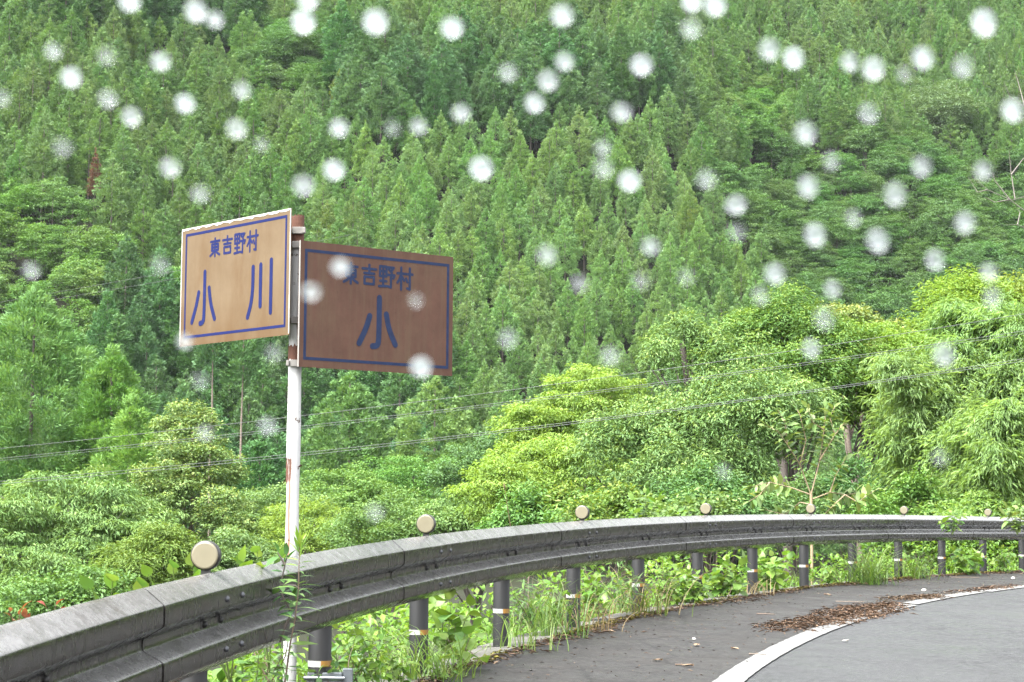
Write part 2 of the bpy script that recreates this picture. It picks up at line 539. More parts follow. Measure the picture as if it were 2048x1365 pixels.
# beam section outline: (offset towards the road, height above the lower edge), top to bottom
PROF = [(.012, .365), (.022, .362), (.083, .312), (.090, .303), (.090, .244), (.085, .234), (.020, .196), (.014, .188),
        (.014, .160), (.020, .150), (.083, .118), (.090, .108), (.090, .050), (.084, .040), (.030, .004), (.022, .000)]
_pp = np.array(PROF)
for _ in range(2):
    q = [_pp[0]]
    for a_, b_ in zip(_pp[:-1], _pp[1:]):
        if np.linalg.norm(b_ - a_) < .045:
            q += [a_ * .75 + b_ * .25, a_ * .25 + b_ * .75]
        else:
            e_ = (b_ - a_) / np.linalg.norm(b_ - a_) * .011
            q += [a_ + e_, b_ - e_]
    _pp = np.array(q + [_pp[-1]])
PROF = [tuple(q) for q in _pp]
FRONT = .075       # the beam's back stands this far in front of the post line
rail = empty("guardrail", (*path(8.0)[:2], float(base_z(8.0))), "dark brown steel guardrail with a double-ridged beam curving along the road edge", "guardrail")
rinv = np.array(rail.location)


def rail_pt(s, off, h, scale=1.0):
    x, y, th = path(s, FRONT + off)
    return np.array([x, y, float(top_z(s)) - .365 + h]) - rinv


for k in range(-3, 10):
    s0, s1 = 4 * k - .95, 4 * k + 3.4
    sl = np.linspace(s0, s1, 23)
    out, V = .0036, []
    for s_ in sl:
        lap = out * np.clip((s_ - (s0 + .45)) / -.2 + .0, 0, 1)     # the end that laps over its neighbour stands proud
        dent = 0.012 * math.exp(-((s_ - (4 * 2 - 4.25)) / .07) ** 2) if k in (0, 1) else 0.0
        for (o_, h_) in PROF:
            V.append(rail_pt(s_, o_ + lap, h_ - (dent if h_ > .3 else 0)))
        for (o_, h_) in PROF[::-1]:
            V.append(rail_pt(s_, o_ + lap - .0032, h_ - (dent if h_ > .3 else 0)))
    m = 2 * len(PROF)
    mb = MB()
    F = [(i * m + j, i * m + (j + 1) % m, (i + 1) * m + (j + 1) % m, (i + 1) * m + j) for i in range(len(sl) - 1) for j in range(m)]
    mb.add(V, F, 0, True)
    q = len(PROF)
    for e in (0, len(sl) - 1):
        F = [(e * m + j, e * m + j + 1, e * m + m - 2 - j, e * m + m - 1 - j) for j in range(q - 1)]
        mb.add(V, F)
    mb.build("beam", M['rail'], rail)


def bolt_mesh(name, r, h, mat):
    V, F, nn = [], [], 12
    for (rr, hh) in ((r, 0), (r * .92, h * .5), (r * .6, h * .9), (0.001, h)):
        for j in range(nn):
            al = 2 * math.pi * j / nn
            V.append((rr * math.cos(al), -hh, rr * math.sin(al)))
    for i in range(3):
        for j in range(nn): F.append((i * nn + j, i * nn + (j + 1) % nn, (i + 1) * nn + (j + 1) % nn, (i + 1) * nn + j))
    me = mesh_np(name, V, F, smooth=True)
    me.materials.append(mat)
    return me


bm_crest = bolt_mesh("bolt", .013, .010, M['bolt'])
bm_groove = bolt_mesh("bolt", .014, .012, M['bolt_dark'])
for i in range(-3, 17):
    s_ = 2.0 * i
    x, y, th = path(s_)
    z0, zt = float(base_z(s_)), float(top_z(s_)) - .06
    mb = MB()
    mb.tube([(0, 0, -.25), (0, 0, zt - z0 - .012), (0, 0, zt - z0)], [.0572, .0572, .050], 28)
    po = mb.build("post", M['post'], rail)
    po.location = np.array([x, y, z0]) - rinv
    mb = MB()                                              # reflective tape: white towards the left, orange towards the right
    hb = .235
    nn = 32
    for j in range(nn):
        a0, a1 = 2 * math.pi * j / nn, 2 * math.pi * (j + 1) / nn
        am = (a0 + a1) / 2
        V = [(.0586 * math.cos(q), .0586 * math.sin(q), hh) for q, hh in ((a0, hb), (a1, hb), (a1, hb + .030), (a0, hb + .030))]
        mb.add(V, [(0, 1, 2, 3)], 0 if math.cos(am) < .15 else 1, True)
    mb.build("reflective_band", [M['band_white'], M['band_orange']], po)
    mb = MB()                                              # spacer between post and beam
    R = np.array([[math.cos(th), math.sin(th), 0], [-math.sin(th), math.cos(th), 0], [0, 0, 1]])
    mb.box(np.array([x + .062 * math.cos(th), y - .062 * math.sin(th), float(top_z(s_)) - .19]) - rinv, .05, .09, .16, R)
    mb.build("spacer", M['post'], rail)
    for ds in (-.16, .06):
        b = link("bolt", bm_groove, rail)
        b.location = rail_pt(s_ + ds, .014, .174); b.rotation_euler = (0, 0, -np.interp(s_ + ds, SS, TH) - math.pi / 2 + math.pi)
        if i % 2 == 0:
            for hh in (.268, .078):
                b = link("bolt", bm_crest, rail)
                b.location = rail_pt(s_ + ds + .04, .090, hh); b.rotation_euler = (0, 0, -np.interp(s_ + ds, SS, TH) - math.pi / 2 + math.pi)

# round reflectors on the rail
RL = ["large round cream reflector on the guardrail left of the rusty sign pole",
      "round cream reflector beside the beam joint, first to the right of the sign pole",
      "round cream reflector below the yellow-green trees, second to the right of the sign pole",
      "small round cream reflector in front of the dark-leaved yellow-tipped tree, third right of the pole",
      "small round cream reflector under the pale big-leaved shrub with bare tan branches",
      "small round cream reflector under the dark limbs between shrub and bamboo",
      "smallest round cream reflector, in front of the pale green bamboo"]
for k in range(7):
    s_ = 4 * k + (-.08, -.10, .02, .08, .08, .08, .08)[k]
    x, y, th = path(s_, .065)
    zt = float(top_z(s_)) - .006
    t = empty("road_reflector", (x, y, zt), RL[k], "reflector", "round reflectors along the guardrail", -th)
    mb = MB()
    c0 = .072
    mb.tube([(0, -.012, c0), (0, -.010, c0), (0, .022, c0), (0, .027, c0)], [.052, .0575, .0575, .050], 36)
    mb.build("housing", M['housing'], t)
    mb = MB()
    mb.tube([(0, -.0165, c0), (0, -.0155, c0), (0, -.0115, c0)], [.046, .0525, .0530], 36)
    mb.build("reflector_face", M['reflector'], t)
    mb = MB()
    mb.box((0, .006, .000), .036, .012, .050); mb.box((0, .006, -.035), .030, .008, .05)
    mb.build("bracket", M['housing'], t)

# ------------------------------------------------------------------ village sign
n = NT("board_ochre")
co = n.coords()
c = n.mix(n.ramp(n.noise(4.0, 8, .72, co), [(.30, 0), (.68, 1)]), (0.0768, 0.0516, 0.0278), (0.1007, 0.0729, 0.0437))
st_ = n.noise(9, 6, .7, n.coords(scale=(2.2, 1, .25)))
c = n.mix(n.ramp(st_, [(.50, 0), (.78, .35)]), c, (0.0662, 0.0371, 0.0146))
edge = n.new('ShaderNodeSeparateXYZ', {0: n.new('ShaderNodeTexCoord').outputs['Object']}).outputs[2]
low = n.math('MULTIPLY', n.ramp(n.math('MULTIPLY_ADD', edge, -2.6, .1), [(.25, 0), (.95, .8)]), n.ramp(n.noise(5, 5, .7, n.coords(scale=(1.5, 1, .6))), [(.3, .2), (.65, 1)]))
c = n.mix(low, c, (0.0623, 0.0332, 0.0119))
c = n.mix(n.ramp(n.noise(60, 3, .6, co), [(.72, 0), (.80, .5)]), c, (0.1987, 0.1748, 0.1271))
c = n.mix(n.ramp(n.noise(2.6, 7, .75, n.coords(scale=(1.5, 1, .45), loc=(1, 0, 6))), [(.50, 0), (.66, .6)]), c, (.066, .037, .015))
M['ochre'] = n.principled(c, .55, 0, .16)
n = NT("board_brown")
co = n.coords()
c = n.mix(n.ramp(n.noise(5.0, 8, .75, co), [(.30, 0), (.68, 1)]), (0.0469, 0.0244, 0.0175), (0.072, 0.0375, 0.0266))
st_ = n.noise(8, 6, .75, n.coords(scale=(3.5, 1, .18)))
c = n.mix(n.ramp(st_, [(.48, 0), (.72, .7)]), c, (0.0673, 0.0469, 0.0298))
c = n.mix(n.ramp(n.noise(50, 3, .7, co), [(.62, 0), (.75, .6)]), c, (0.0266, 0.0156, 0.0131))
c = n.mix(n.ramp(n.noise(10, 2, .5, n.coords(scale=(9, 1, .25), loc=(3, 0, 1))), [(.735, 0), (.75, .8)]), c, (0.1564, 0.1313, 0.1126))
c = n.mix(n.ramp(n.noise(2.2, 6, .7, n.coords(scale=(1.6, 1, .5), loc=(5, 0, 2))), [(.48, 0), (.66, .55)]), c, (.075, .052, .032))
M['brown'] = n.principled(c, .6, 0, .12)
M['blue_ink'] = simple("blue_lettering", (0.0053, 0.0095, 0.0554), .55, 0, .12, .25, 14)
M['blue_faded'] = simple("blue_lettering_faded", (0.0106, 0.018, 0.0449), .6, 0, .12, .5, 22)
M['peel'] = simple("peeling_film", (0.3498, 0.3303, 0.3012), .6, 0, .3, .1, 30)
M['board_back'] = simple("board_back", (0.1458, 0.1409, 0.1311), .5, .3, .4, .3, 8)
n = NT("pole_paint")
co = n.coords()
c = n.mix(n.noise(7, 6, .7, co), (0.264, 0.264, 0.26), (0.368, 0.368, 0.364))
sep = n.new('ShaderNodeSeparateXYZ', {0: n.new('ShaderNodeTexCoord').outputs['Object']})
ox, oy, oz = sep.outputs[0], sep.outputs[1], sep.outputs[2]
# one long rust streak below the torn spot, speckles elsewhere
zone = n.math('MULTIPLY', n.math('LESS_THAN', oz, 1.30), n.math('GREATER_THAN', oz, .60))
side = n.ramp(n.math('ADD', ox, n.math('MULTIPLY', n.math('SUBTRACT', n.noise(5, 4, .7, n.coords(scale=(1, 1, .3))), .5), .05)),
              [(.0, 0), (.0001, 0)]) if False else n.math('SUBTRACT', 1.0, n.math('MULTIPLY', n.math('ABSOLUTE', n.math('ADD', n.math('ADD', ox, .012), n.math('MULTIPLY', n.math('SUBTRACT', n.noise(6, 4, .7, n.coords(scale=(1, 1, .35))), .5), .03))), 75.0), clamp=True)
c = n.mix(n.math('MULTIPLY', n.math('MULTIPLY', zone, side), 1.0, clamp=True), c, (0.16, 0.052, 0.0192))
c = n.mix(n.ramp(n.noise(10, 6, .75, n.coords(scale=(1, 1, .45))), [(.58, 0), (.68, .9)]), c, (0.152, 0.088, 0.048))
c = n.mix(n.ramp(n.noise(16, 6, .7, n.coords(loc=(2, 5, 1))), [(.63, 0), (.67, 1)]), c, (0.048, 0.024, 0.0144))
M['pole'] = n.principled(c, .45, 0, .45, n.bump(n.noise(18, 5, .7, co), .5, .006))
n = NT("rust")
co = n.coords()
c = n.mix(n.noise(22, 6, .75, co), (0.044, 0.024, 0.0192), (0.128, 0.06, 0.04))
M['rust'] = n.principled(c, .85, 0, .2, n.bump(n.noise(60, 5, .7, co), .8, .006))
M['bracket'] = simple("bracket_metal", (0.16, 0.152, 0.14), .6, .3, .4, .4, 30)
M['galv'] = simple("galvanised_clamp", (0.16, 0.176, 0.192), .3, .75, .5, .3, 14)

PD = 9.35                                            # depth of the pole
pb, pt_ = P(582, 1372, PD), P(592, 428, PD)
pole_x, pole_y = float((pb[0] + pt_[0]) / 2), float((pb[1] + pt_[1]) / 2)
pole_base = min(gz(pole_x, pole_y), float(base_z(2)) - .05)
sign = empty("village_sign", (pole_x, pole_y, pole_base), "rusty white pole carrying an ochre and a brown village name board", "road sign")
zpt = float(pt_[2])
H = zpt - pole_base
mb = MB()
rngp = np.random.default_rng(5)
hs_ = np.linspace(-.3, H, 60)
nn = 24
V, F = [], []
for hh in hs_:
    zz = hh + pole_base
    for j in range(nn):
        al = 2 * math.pi * j / nn
        r = .0335
        r += .0022 * math.sin(hh * 9 + 2 * al) * (1 if .9 < hh < 1.6 else .25)
        V.append((r * math.cos(al), r * math.sin(al), hh))
for i in range(len(hs_) - 1):
    for j in range(nn):
        F.append((i * nn + j, i * nn + (j + 1) % nn, (i + 1) * nn + (j + 1) % nn, (i + 1) * nn + j))
F.append(tuple((len(hs_) - 1) * nn + j for j in range(nn)))
mb.add(V, F, 0, True)
pole = mb.build("pole", M['pole'], sign)


def hz(v):                       # height above the sign's base of picture row v on the pole
    return float(P(588, v, PD)[2]) - pole_base


def sleeve(v0, v1, r, mat, name="rusty_patch", jag=.006, a0=0.0, a1=2 * math.pi):
    z0, z1 = hz(v1), hz(v0)
    V, F, nn = [], [], 28
    for k, zz in enumerate((z0, z1)):
        for j in range(nn + 1):
            al = a0 + (a1 - a0) * j / nn
            V.append((r * math.cos(al), r * math.sin(al), zz + rngp.uniform(-jag, jag)))
    for j in range(nn): F.append((j, j + 1, nn + 2 + j, nn + 1 + j))
    q = MB(); q.add(V, F, 0, True)
    return q.build(name, mat, sign)


sleeve(426, 482, .0352, M['rust'])
sleeve(690, 722, .0352, M['rust'], jag=.012)
sleeve(918, 962, .0355, M['rust'], jag=.016, a0=math.radians(150), a1=math.radians(262))
# torn paint flaps at the rust hole
mb = MB()
for (al, z_, l_, tw) in ((200, hz(920), .045, .3), (172, hz(956), .05, -.4), (330, hz(935), .03, .3), (185, hz(836), .03, .2)):
    al = math.radians(al)
    o = np.array([.0345 * math.cos(al), .0345 * math.sin(al), z_])
    t1 = np.array([-math.sin(al), math.cos(al), 0]); n1 = np.array([math.cos(al), math.sin(al), 0])
    mb.add([o - t1 * .012, o + t1 * .012, o + n1 * .012 + np.array([0, 0, l_ * tw]) + t1 * .010, o + n1 * .014 + np.array([0, 0, l_ * tw * 1.6])],
           [(0, 1, 2, 3)])
mb.build("paint_flap", M['rust'], sign)
# brackets: U-strap with a square lug
for v_, ln in ((458, .055), (487, .05), (640, .05), (727, .05)):
    mb = MB()
    z_ = hz(v_)
    mb.tube([(0, 0, z_ - .012), (0, 0, z_ + .012)], .0372, 24)
    mb.box((.012, -.043, z_), .062, .02, .034)
    mb.box((-.03, -.048, z_), .014, .030, .028); mb.box((.040, -.048, z_), .014, .030, .028)
    mb.build("bracket", M['bracket'], sign, .002)

KANJI = {
    'higashi': [[(8, 84), (92, 84)], [(50, 100), (50, 0)], [(20, 68), (80, 68), (80, 34), (20, 34), (20, 68)], [(20, 51), (80, 51)], [(46, 33), (30, 18), (6, 6)], [(54, 33), (70, 18), (94, 6)]],
    'yoshi': [[(6, 80), (94, 80)], [(50, 100), (50, 57)], [(18, 57), (82, 57)], [(20, 39), (80, 39), (80, 4), (20, 4), (20, 39)]],
    'no': [[(5, 97), (46, 97), (46, 53), (5, 53), (5, 97)], [(5, 75), (46, 75)], [(26, 97), (26, 8)], [(6, 31), (46, 31)], [(0, 6), (50, 9)],
           [(56, 95), (92, 95), (74, 76)], [(62, 86), (80, 72)], [(52, 61), (98, 61), (90, 47)], [(75, 61), (75, 5), (60, 8)]],
    'mura': [[(2, 73), (46, 73)], [(26, 100), (26, 0)], [(25, 68), (15, 46), (2, 30)], [(28, 62), (46, 42)], [(50, 73), (100, 73)], [(82, 100), (82, 4), (66, 7)], [(58, 52), (67, 36)]],
    'ko': [[(54, 100), (54, 14), (50, 3), (38, 2)], [(30, 62), (22, 38), (4, 6)], [(72, 68), (79, 38), (96, 8)]],
    'kawa': [[(20, 92), (20, 50), (14, 22), (2, 0)], [(49, 94), (49, 18)], [(88, 100), (88, 4)]],
}


def stroke(mb, pts, wd, y, th, ox, oz, sx, sz):
    """rounded brush stroke as a thin raised strip on the board's face (x right, z up, -y towards the viewer)"""
    p = np.array([(ox + a / 100 * sx, oz + b / 100 * sz) for a, b in pts])
    if len(p) > 2 and not np.allclose(p[0], p[-1]) and wd > .016:      # soften the bends of big strokes
        for _ in range(2):
            q = [p[0]]
            for i in range(len(p) - 1): q += [p[i] * .75 + p[i + 1] * .25, p[i] * .25 + p[i + 1] * .75]
            p = np.array(q + [p[-1]])
    k = stroke.k = getattr(stroke, 'k', 0) + 1
    y = y - .00007 * (k % 7)
    for a, b in zip(p[:-1], p[1:]):
        d = b - a
        L = np.linalg.norm(d)
        if L < 1e-6: continue
        d /= L; nrm = np.array([-d[1], d[0]])
        out = []
        for j in range(7):
            al = math.pi / 2 + math.pi * j / 6
            out.append(a + wd / 2 * (math.cos(al) * d + math.sin(al) * nrm))
        for j in range(7):
            al = -math.pi / 2 + math.pi * j / 6
            out.append(b + wd / 2 * (math.cos(al) * d + math.sin(al) * nrm))
        m = len(out)
        y = y - .00001
        V = [(q[0], y - th, q[1]) for q in out] + [(q[0], y, q[1]) for q in out]
        mb.add(V, [tuple(range(m))] + [(j, m + j, m + (j + 1) % m, (j + 1) % m) for j in range(m)])


def board(corner_near, corner_far, z0, z1, left, mat, ink, label):
    """corner_near is at the pole; both are (x, y)"""
    a, b = (corner_far, corner_near) if left else (corner_near, corner_far)
    a, b = np.array(a), np.array(b)
    W, Hh = np.linalg.norm(b - a), z1 - z0
    ang = math.atan2(b[1] - a[1], b[0] - a[0])
    mid = (a + b) / 2
    mb = MB()
    mb.box((0, .0012, 0), W, .0024, Hh)
    bd = mb.build("sign_board", [mat], sign)
    bd.location = (mid[0] - pole_x, mid[1] - pole_y, (z0 + z1) / 2 - pole_base)
    bd.rotation_euler = (0, 0, ang)
    bd["label"] = label
    # framing angle on the back
    fr = MB()
    for zz in (-.32 * Hh, .32 * Hh): fr.box((0, .011, zz), W * .94, .016, .032)
    fr.build("back_rail", M['board_back'], bd)
    return bd, W, Hh


zl0, zl1 = float(P(470, 683, 9.7)[2]), 0
# left board corners
qTL, qTR, qBL, qBR = P(367, 459, 10.03), P(583, 416, 9.28), P(357, 695, 10.03), P(578, 671, 9.28)
bl, W, Hh = board((.5 * (qTR + qBR))[:2], (.5 * (qTL + qBL))[:2], float((qBL[2] + qBR[2]) / 2), float((qTL[2] + qTR[2]) / 2), True,
                  M['ochre'], M['blue_ink'], "sunlit ochre board with blue lettering and border")


def frame(bd, W, Hh, l, r, t, b, wd, ink):
    mb = MB()
    x0, x1, z0, z1 = -W / 2 + l * W, W / 2 - r * W, -Hh / 2 + b * Hh, Hh / 2 - t * Hh
    y = -.0005
    for (cx, cz, sx, sz) in (((x0 + x1) / 2, z1, x1 - x0 + wd, wd), ((x0 + x1) / 2, z0, x1 - x0 + wd, wd),
                             (x0, (z0 + z1) / 2, wd, z1 - z0 - wd), (x1, (z0 + z1) / 2, wd, z1 - z0 - wd)):
        mb.box((cx, y, cz), sx, .0008, sz)
    mb.build("border", ink, bd)


def glyphs(bd, W, Hh, items, ink):
    for ch, x0, x1, t0, t1, wd in items:
        mb = MB()
        for s in KANJI[ch]:
            stroke(mb, s, wd, -.0002, .0008, -W / 2 + x0 * W, Hh / 2 - t1 * Hh, (x1 - x0) * W, (t1 - t0) * Hh)
        mb.build("lettering", ink, bd)


frame(bl, W, Hh, .045, .040, .055, .075, .014, M['blue_ink'])
glyphs(bl, W, Hh, [('higashi', .272, .372, .125, .275, .0125), ('yoshi', .388, .487, .125, .270, .0125), ('no', .502, .602, .120, .290, .0125),
                   ('mura', .618, .715, .120, .285, .0125), ('ko', .105, .340, .395, .830, .0275), ('kawa', .630, .865, .385, .820, .0275)], M['blue_ink'])
mb = MB()                       # torn white film along the upper edge
q = np.linspace(-W / 2, W / 2, 60)
V = [(x_, -.0012, Hh / 2 + .0022) for x_ in q] + [(x_, -.0016, Hh / 2 - .004 - .010 * abs(math.sin(x_ * 31)) * rngp.uniform(.2, 1.2)) for x_ in q]
mb.add(V, [(i, i + 1, 61 + i, 60 + i) for i in range(59)])
mb.build("peeling_edge", M['peel'], bl)
mb = MB()
mb.box((W / 2 - .003, -.0012, 0), .006, .0016, Hh * .98); mb.box((-W / 2 + .003, -.0012, 0), .006, .0016, Hh * .98)
mb.build("edge_trim", M['peel'], bl)

qTL, qTR, qBL, qBR = P(599, 477, 9.28), P(906, 515, 9.87), P(595, 733, 9.28), P(905, 755, 9.87)
br, W, Hh = board((.5 * (qTL + qBL))[:2], (.5 * (qTR + qBR))[:2], float((qBL[2] + qBR[2]) / 2), float((qTL[2] + qTR[2]) / 2), False,
                  M['brown'], M['blue_faded'], "dark weathered brown board with faded blue lettering, one character lost")
frame(br, W, Hh, .042, .035, .075, .070, .015, M['blue_faded'])
glyphs(br, W, Hh, [('higashi', .272, .372, .140, .305, .0135), ('yoshi', .390, .490, .140, .300, .0135), ('no', .504, .607, .135, .315, .0135),
                   ('mura', .622, .724, .135, .315, .0135), ('ko', .370, .625, .400, .805, .031)], M['blue_faded'])
mb = MB()
mb.box((-W / 2 + .003, -.0012, 0), .006, .0016, Hh)
mb.build("edge_trim", M['peel'], br)
# galvanised clamp tying the pole to the guardrail post
mb = MB()
cq = P(650, 1352, 9.22)
mb.box(np.array([cq[0] - pole_x, cq[1] - pole_y, cq[2] - pole_base - .02]), .17, .05, .075)
mb.box(np.array([cq[0] - pole_x + .11, cq[1] - pole_y + .03, cq[2] - pole_base]), .05, .05, .07)
mb.tube([np.array([cq[0] - pole_x - .10, cq[1] - pole_y - .03, cq[2] - pole_base - .01]), np.array([cq[0] - pole_x + .10, cq[1] - pole_y - .035, cq[2] - pole_base - .01])], .012, 10)
mb.build("clamp", M['galv'], sign, .008)

# ------------------------------------------------------------------ foliage kits


def leaf_cloud(Pn, A, N, L, W, fold=.18, droop=.12):
    """folded diamond leaves: 4 verts, 2 triangles each"""
    A = unit(A); B = unit(np.cross(N, A)); N = np.cross(A, B)
    L = np.broadcast_to(L, (len(Pn),))[:, None]; W = np.broadcast_to(W, (len(Pn),))[:, None]
    mid = Pn + A * L * .45
    v = np.stack([Pn, mid + B * W * .5 + N * W * fold, Pn + A * L - N * L * droop, mid - B * W * .5 + N * W * fold], 1).reshape(-1, 3)
    i = np.arange(len(Pn))[:, None] * 4
    f = np.concatenate([i + np.array([[0, 2, 1]]), i + np.array([[0, 3, 2]])], 1).reshape(-1, 3)
    return v, f


def rdir(r, n):
    return unit(r.normal(size=(n, 3)))


def leaf_mesh(name, parts, mat):
    """parts: list of (v, f, tint per leaf)"""
    V, F, T, o = [], [], [], 0
    for v, f, t in parts:
        V.append(v); F.append(f + o); o += len(v); T.append(np.repeat(t, len(v) // len(t)))
    me = mesh_np(name, np.concatenate(V), np.concatenate(F), np.concatenate(T))
    me.materials.append(mat)
    return me


def puff(r, c, rad, out, n, L, W, base, flat=.85):
    """a rounded tuft of narrow sprays round c: overlapping on its outer side and ending in feathery points"""
    d = unit(rdir(r, n) + out * .55 + np.array([0, 0, .45]))
    p = c + d * rad * r.uniform(.55, 1.0, (n, 1)) * np.array([1, 1, flat])
    tan = unit(np.cross(d, rdir(r, n)))
    a = unit(tan * .55 + d * .65 + out * .40 + np.array([0, 0, .40]))
    p = p - a * L * .5
    nn = unit(d + rdir(r, n) * .25 + np.array([0, 0, .15]))
    v, f = leaf_cloud(p, a, nn, L * r.uniform(.7, 1.3, n), W * r.uniform(.7, 1.2, n), fold=.06, droop=.10)
    return v, f, np.clip(base + r.normal(0, .10, n), 0, 1)


def cedar_crown(name, seed, h, R, npuff, nspray, mat, p=.8, L=.40, W=.24, z0=0.0, ps=.44, knee=.45):
    """crown that widens in a point down to `knee` of its depth and then stays about as wide"""
    r = np.random.default_rng(seed)
    parts = []
    lob = r.uniform(0, 6.28, 3)
    for k in range(npuff):
        f = 1 - ((k + .5) / npuff) ** .62          # 0 at the base, 1 at the tip
        z = h * f
        al = k * 2.39996 + r.uniform(-.4, .4)
        q = (1 - f)
        rr = R * (min(1, q / knee) ** p * .86 + .14 * q) * r.uniform(.70, 1.10) * (1 + .13 * math.sin(2 * al + lob[0] + f * 4) + .12 * math.sin(5 * al + lob[1] + f * 9))
        out = np.array([math.cos(al), math.sin(al), 0])
        s = ps * r.uniform(.70, 1.35) * (.70 + .40 * min(1, q / knee))
        c = out * max(0, rr - s * .5) + np.array([0, 0, z0 + z - .10 * rr + r.normal(0, .14)])
        parts.append(puff(r, c, s, out * (1 if f < .96 else 0), nspray, L, W, r.uniform(.22, .72)))
    for q in range(3):
        parts.append(puff(r, np.array([0, 0, z0 + h - .12 + .3 * q]), .22 - .05 * q, np.array([0, 0, .6]), 12, L * .8, W * .8, .62))
    return leaf_mesh(name, parts, mat)


def broad_parts(r, lobes, nclump, nleaf, crad, L, W, droop=.15, young=.25, flat=.55, up=.8, layer=0.0, dens=1.0):
    """clumps of leaves over lobes [(center, (rx, ry, rz))]; young leaves sit at the shoot tips of each clump"""
    parts, cents = [], []
    vol = np.array([a[0] * a[2] + a[1] * a[2] for _, a in lobes]) ** .8
    for (c, ax), wgt in zip(lobes, vol / vol.sum()):
        m = max(6, int(nclump * wgt))
        d = rdir(r, m)
        d[:, 2] = np.abs(d[:, 2]) * r.choice([1, 1, 1, -1], m)
        q = np.asarray(c) + d * np.asarray(ax) * (r.uniform(.45, 1.0, (m, 1)) ** .4)
        if layer: q[:, 2] += layer * .45 * np.sin(q[:, 2] * 6.283 / layer + 2.5 * np.sin(q[:, 0] * 1.3) + 2 * np.sin(q[:, 1] * 1.1)) * .5
        q += r.normal(0, .10, q.shape) * np.asarray(ax)
        for k in range(m):
            sz = r.uniform(.45, 1.5)
            nl = max(6, int(nleaf * sz ** 1.6 * .95))
            cr = crad * sz
            e = rdir(r, nl)
            e[:, 2] = e[:, 2] * np.where((e[:, 2] < 0) & (r.random(nl) < .5), -1, 1)
            st = rdir(r, 1)[0]; st[2] = abs(st[2])
            off = e * np.array([cr, cr, cr * flat]) * r.uniform(.12, 1.0, (nl, 1)) ** .55
            off += st * (off @ st)[:, None] * r.uniform(.0, .9)
            pos = q[k] + off
            hor = e * np.array([1, 1, .3]) + rdir(r, nl) * .95 + d[k] * .3
            a = unit(hor * np.array([1, 1, .6]) + np.array([0, 0, -droop * 1.6]))
            nn = unit(np.array([0, 0, up]) + e * .45 + rdir(r, nl) * .65)
            v, f = leaf_cloud(pos, a, nn, L * r.uniform(.6, 1.25, nl), W * r.uniform(.7, 1.2, nl), droop=droop)
            tip = (e[:, 2] > .55) & (d[k, 2] > -.1) & (r.random(nl) < young * 1.6)
            t = np.clip(r.normal(.42, .13, nl) + r.normal(0, .07), 0, .70)
            t = np.where(tip, r.uniform(.72, 1.0, nl), t)
            parts.append((v, f, t))
            cents.append(q[k])
    return parts, np.array(cents)


def limbs(mb, r, root, top, cents, n, r0, sag=.0):
    """trunk from root to top and n limbs out to clump centres"""
    root, top = np.asarray(root, float), np.asarray(top, float)
    k = np.linspace(0, 1, 7)[:, None]
    tr = root + (top - root) * k + np.c_[np.sin(k * 4 + r.uniform(0, 6)), np.cos(k * 5 + r.uniform(0, 6)), k * 0] * np.linalg.norm(top - root) * .02
    mb.tube(tr, np.linspace(r0, r0 * .35, 7), 8)
    if len(cents) == 0: return
    for c in cents[r.permutation(len(cents))[:n]]:
        f = np.clip((c[2] - root[2]) / max(.1, top[2] - root[2]) - r.uniform(.15, .4), .25, .95)
        b = root + (top - root) * f
        m = (b + c) / 2 + np.array([0, 0, .06 * np.linalg.norm(c - b)]) + r.normal(0, .05, 3) * np.linalg.norm(c - b)
        rr = r0 * (1 - .6 * f) * .45
        mb.tube([b, (b * .6 + m * .4), m, c], [rr, rr * .8, rr * .55, rr * .2], 5, cap=False)


def unit_trunk(name, h, r0, mat, seed=0, wob=.012):
    r = np.random.default_rng(seed)
    V, F, nn = [], [], 7
    zs = np.linspace(-1.5, h, 7)
    for i, z in enumerate(zs):
        o = r.normal(0, wob * h * .15, 2) if i else (0, 0)
        for j in range(nn):
            al = 2 * math.pi * j / nn
            q = r0 * (1 - .8 * i / 6)
            V.append((o[0] + q * math.cos(al), o[1] + q * math.sin(al), z))
    for i in range(6):
        for j in range(nn): F.append((i * nn + j, i * nn + (j + 1) % nn, (i + 1) * nn + (j + 1) % nn, (i + 1) * nn + j))
    me = mesh_np(name, V, F, smooth=True)
    me.materials.append(mat)
    return me


# ------------------------------------------------------------------ the wooded hillside
KINDS = {}     # kind -> list of (crown mesh, trunk mesh, height)


def conifer_kind(key, mat, seeds, h, ch, R, npuff, nspray, p=.8, L=.40, W=.22, r0=.2, bark='bark', ps=.44):
    KINDS[key] = [(cedar_crown("crown", s, ch, R * q, npuff, nspray, M[mat], p, L, W, z0=h - ch, ps=ps), unit_trunk("trunk", h * .96, r0, M['bark_dark'], s), h)
                  for s, q in zip(seeds, (1.0, .88, 1.12, .95, 1.05))]


conifer_kind('young', 'cedar_bright', (11, 12, 13, 14), 11.5, 9.0, 2.25, 130, 44, .85, .42, .13, .15, ps=.56)
conifer_kind('mid', 'cedar', (21, 22, 23, 24, 25), 15.0, 11.5, 2.7, 150, 46, .75, .46, .145, .18, ps=.64)
conifer_kind('old', 'cedar_old', (31, 32, 33, 34), 19.0, 13.0, 3.1, 165, 70, .62, .50, .18, .24, ps=.80)
conifer_kind('yellow', 'cedar_yellow', (41, 42), 15.0, 10.5, 2.5, 130, 46, .75, .46, .145, .18, ps=.62)
conifer_kind('red', 'cedar_red', (51,), 14.0, 7.0, .95, 60, 40, .8, .42, .10, .15)


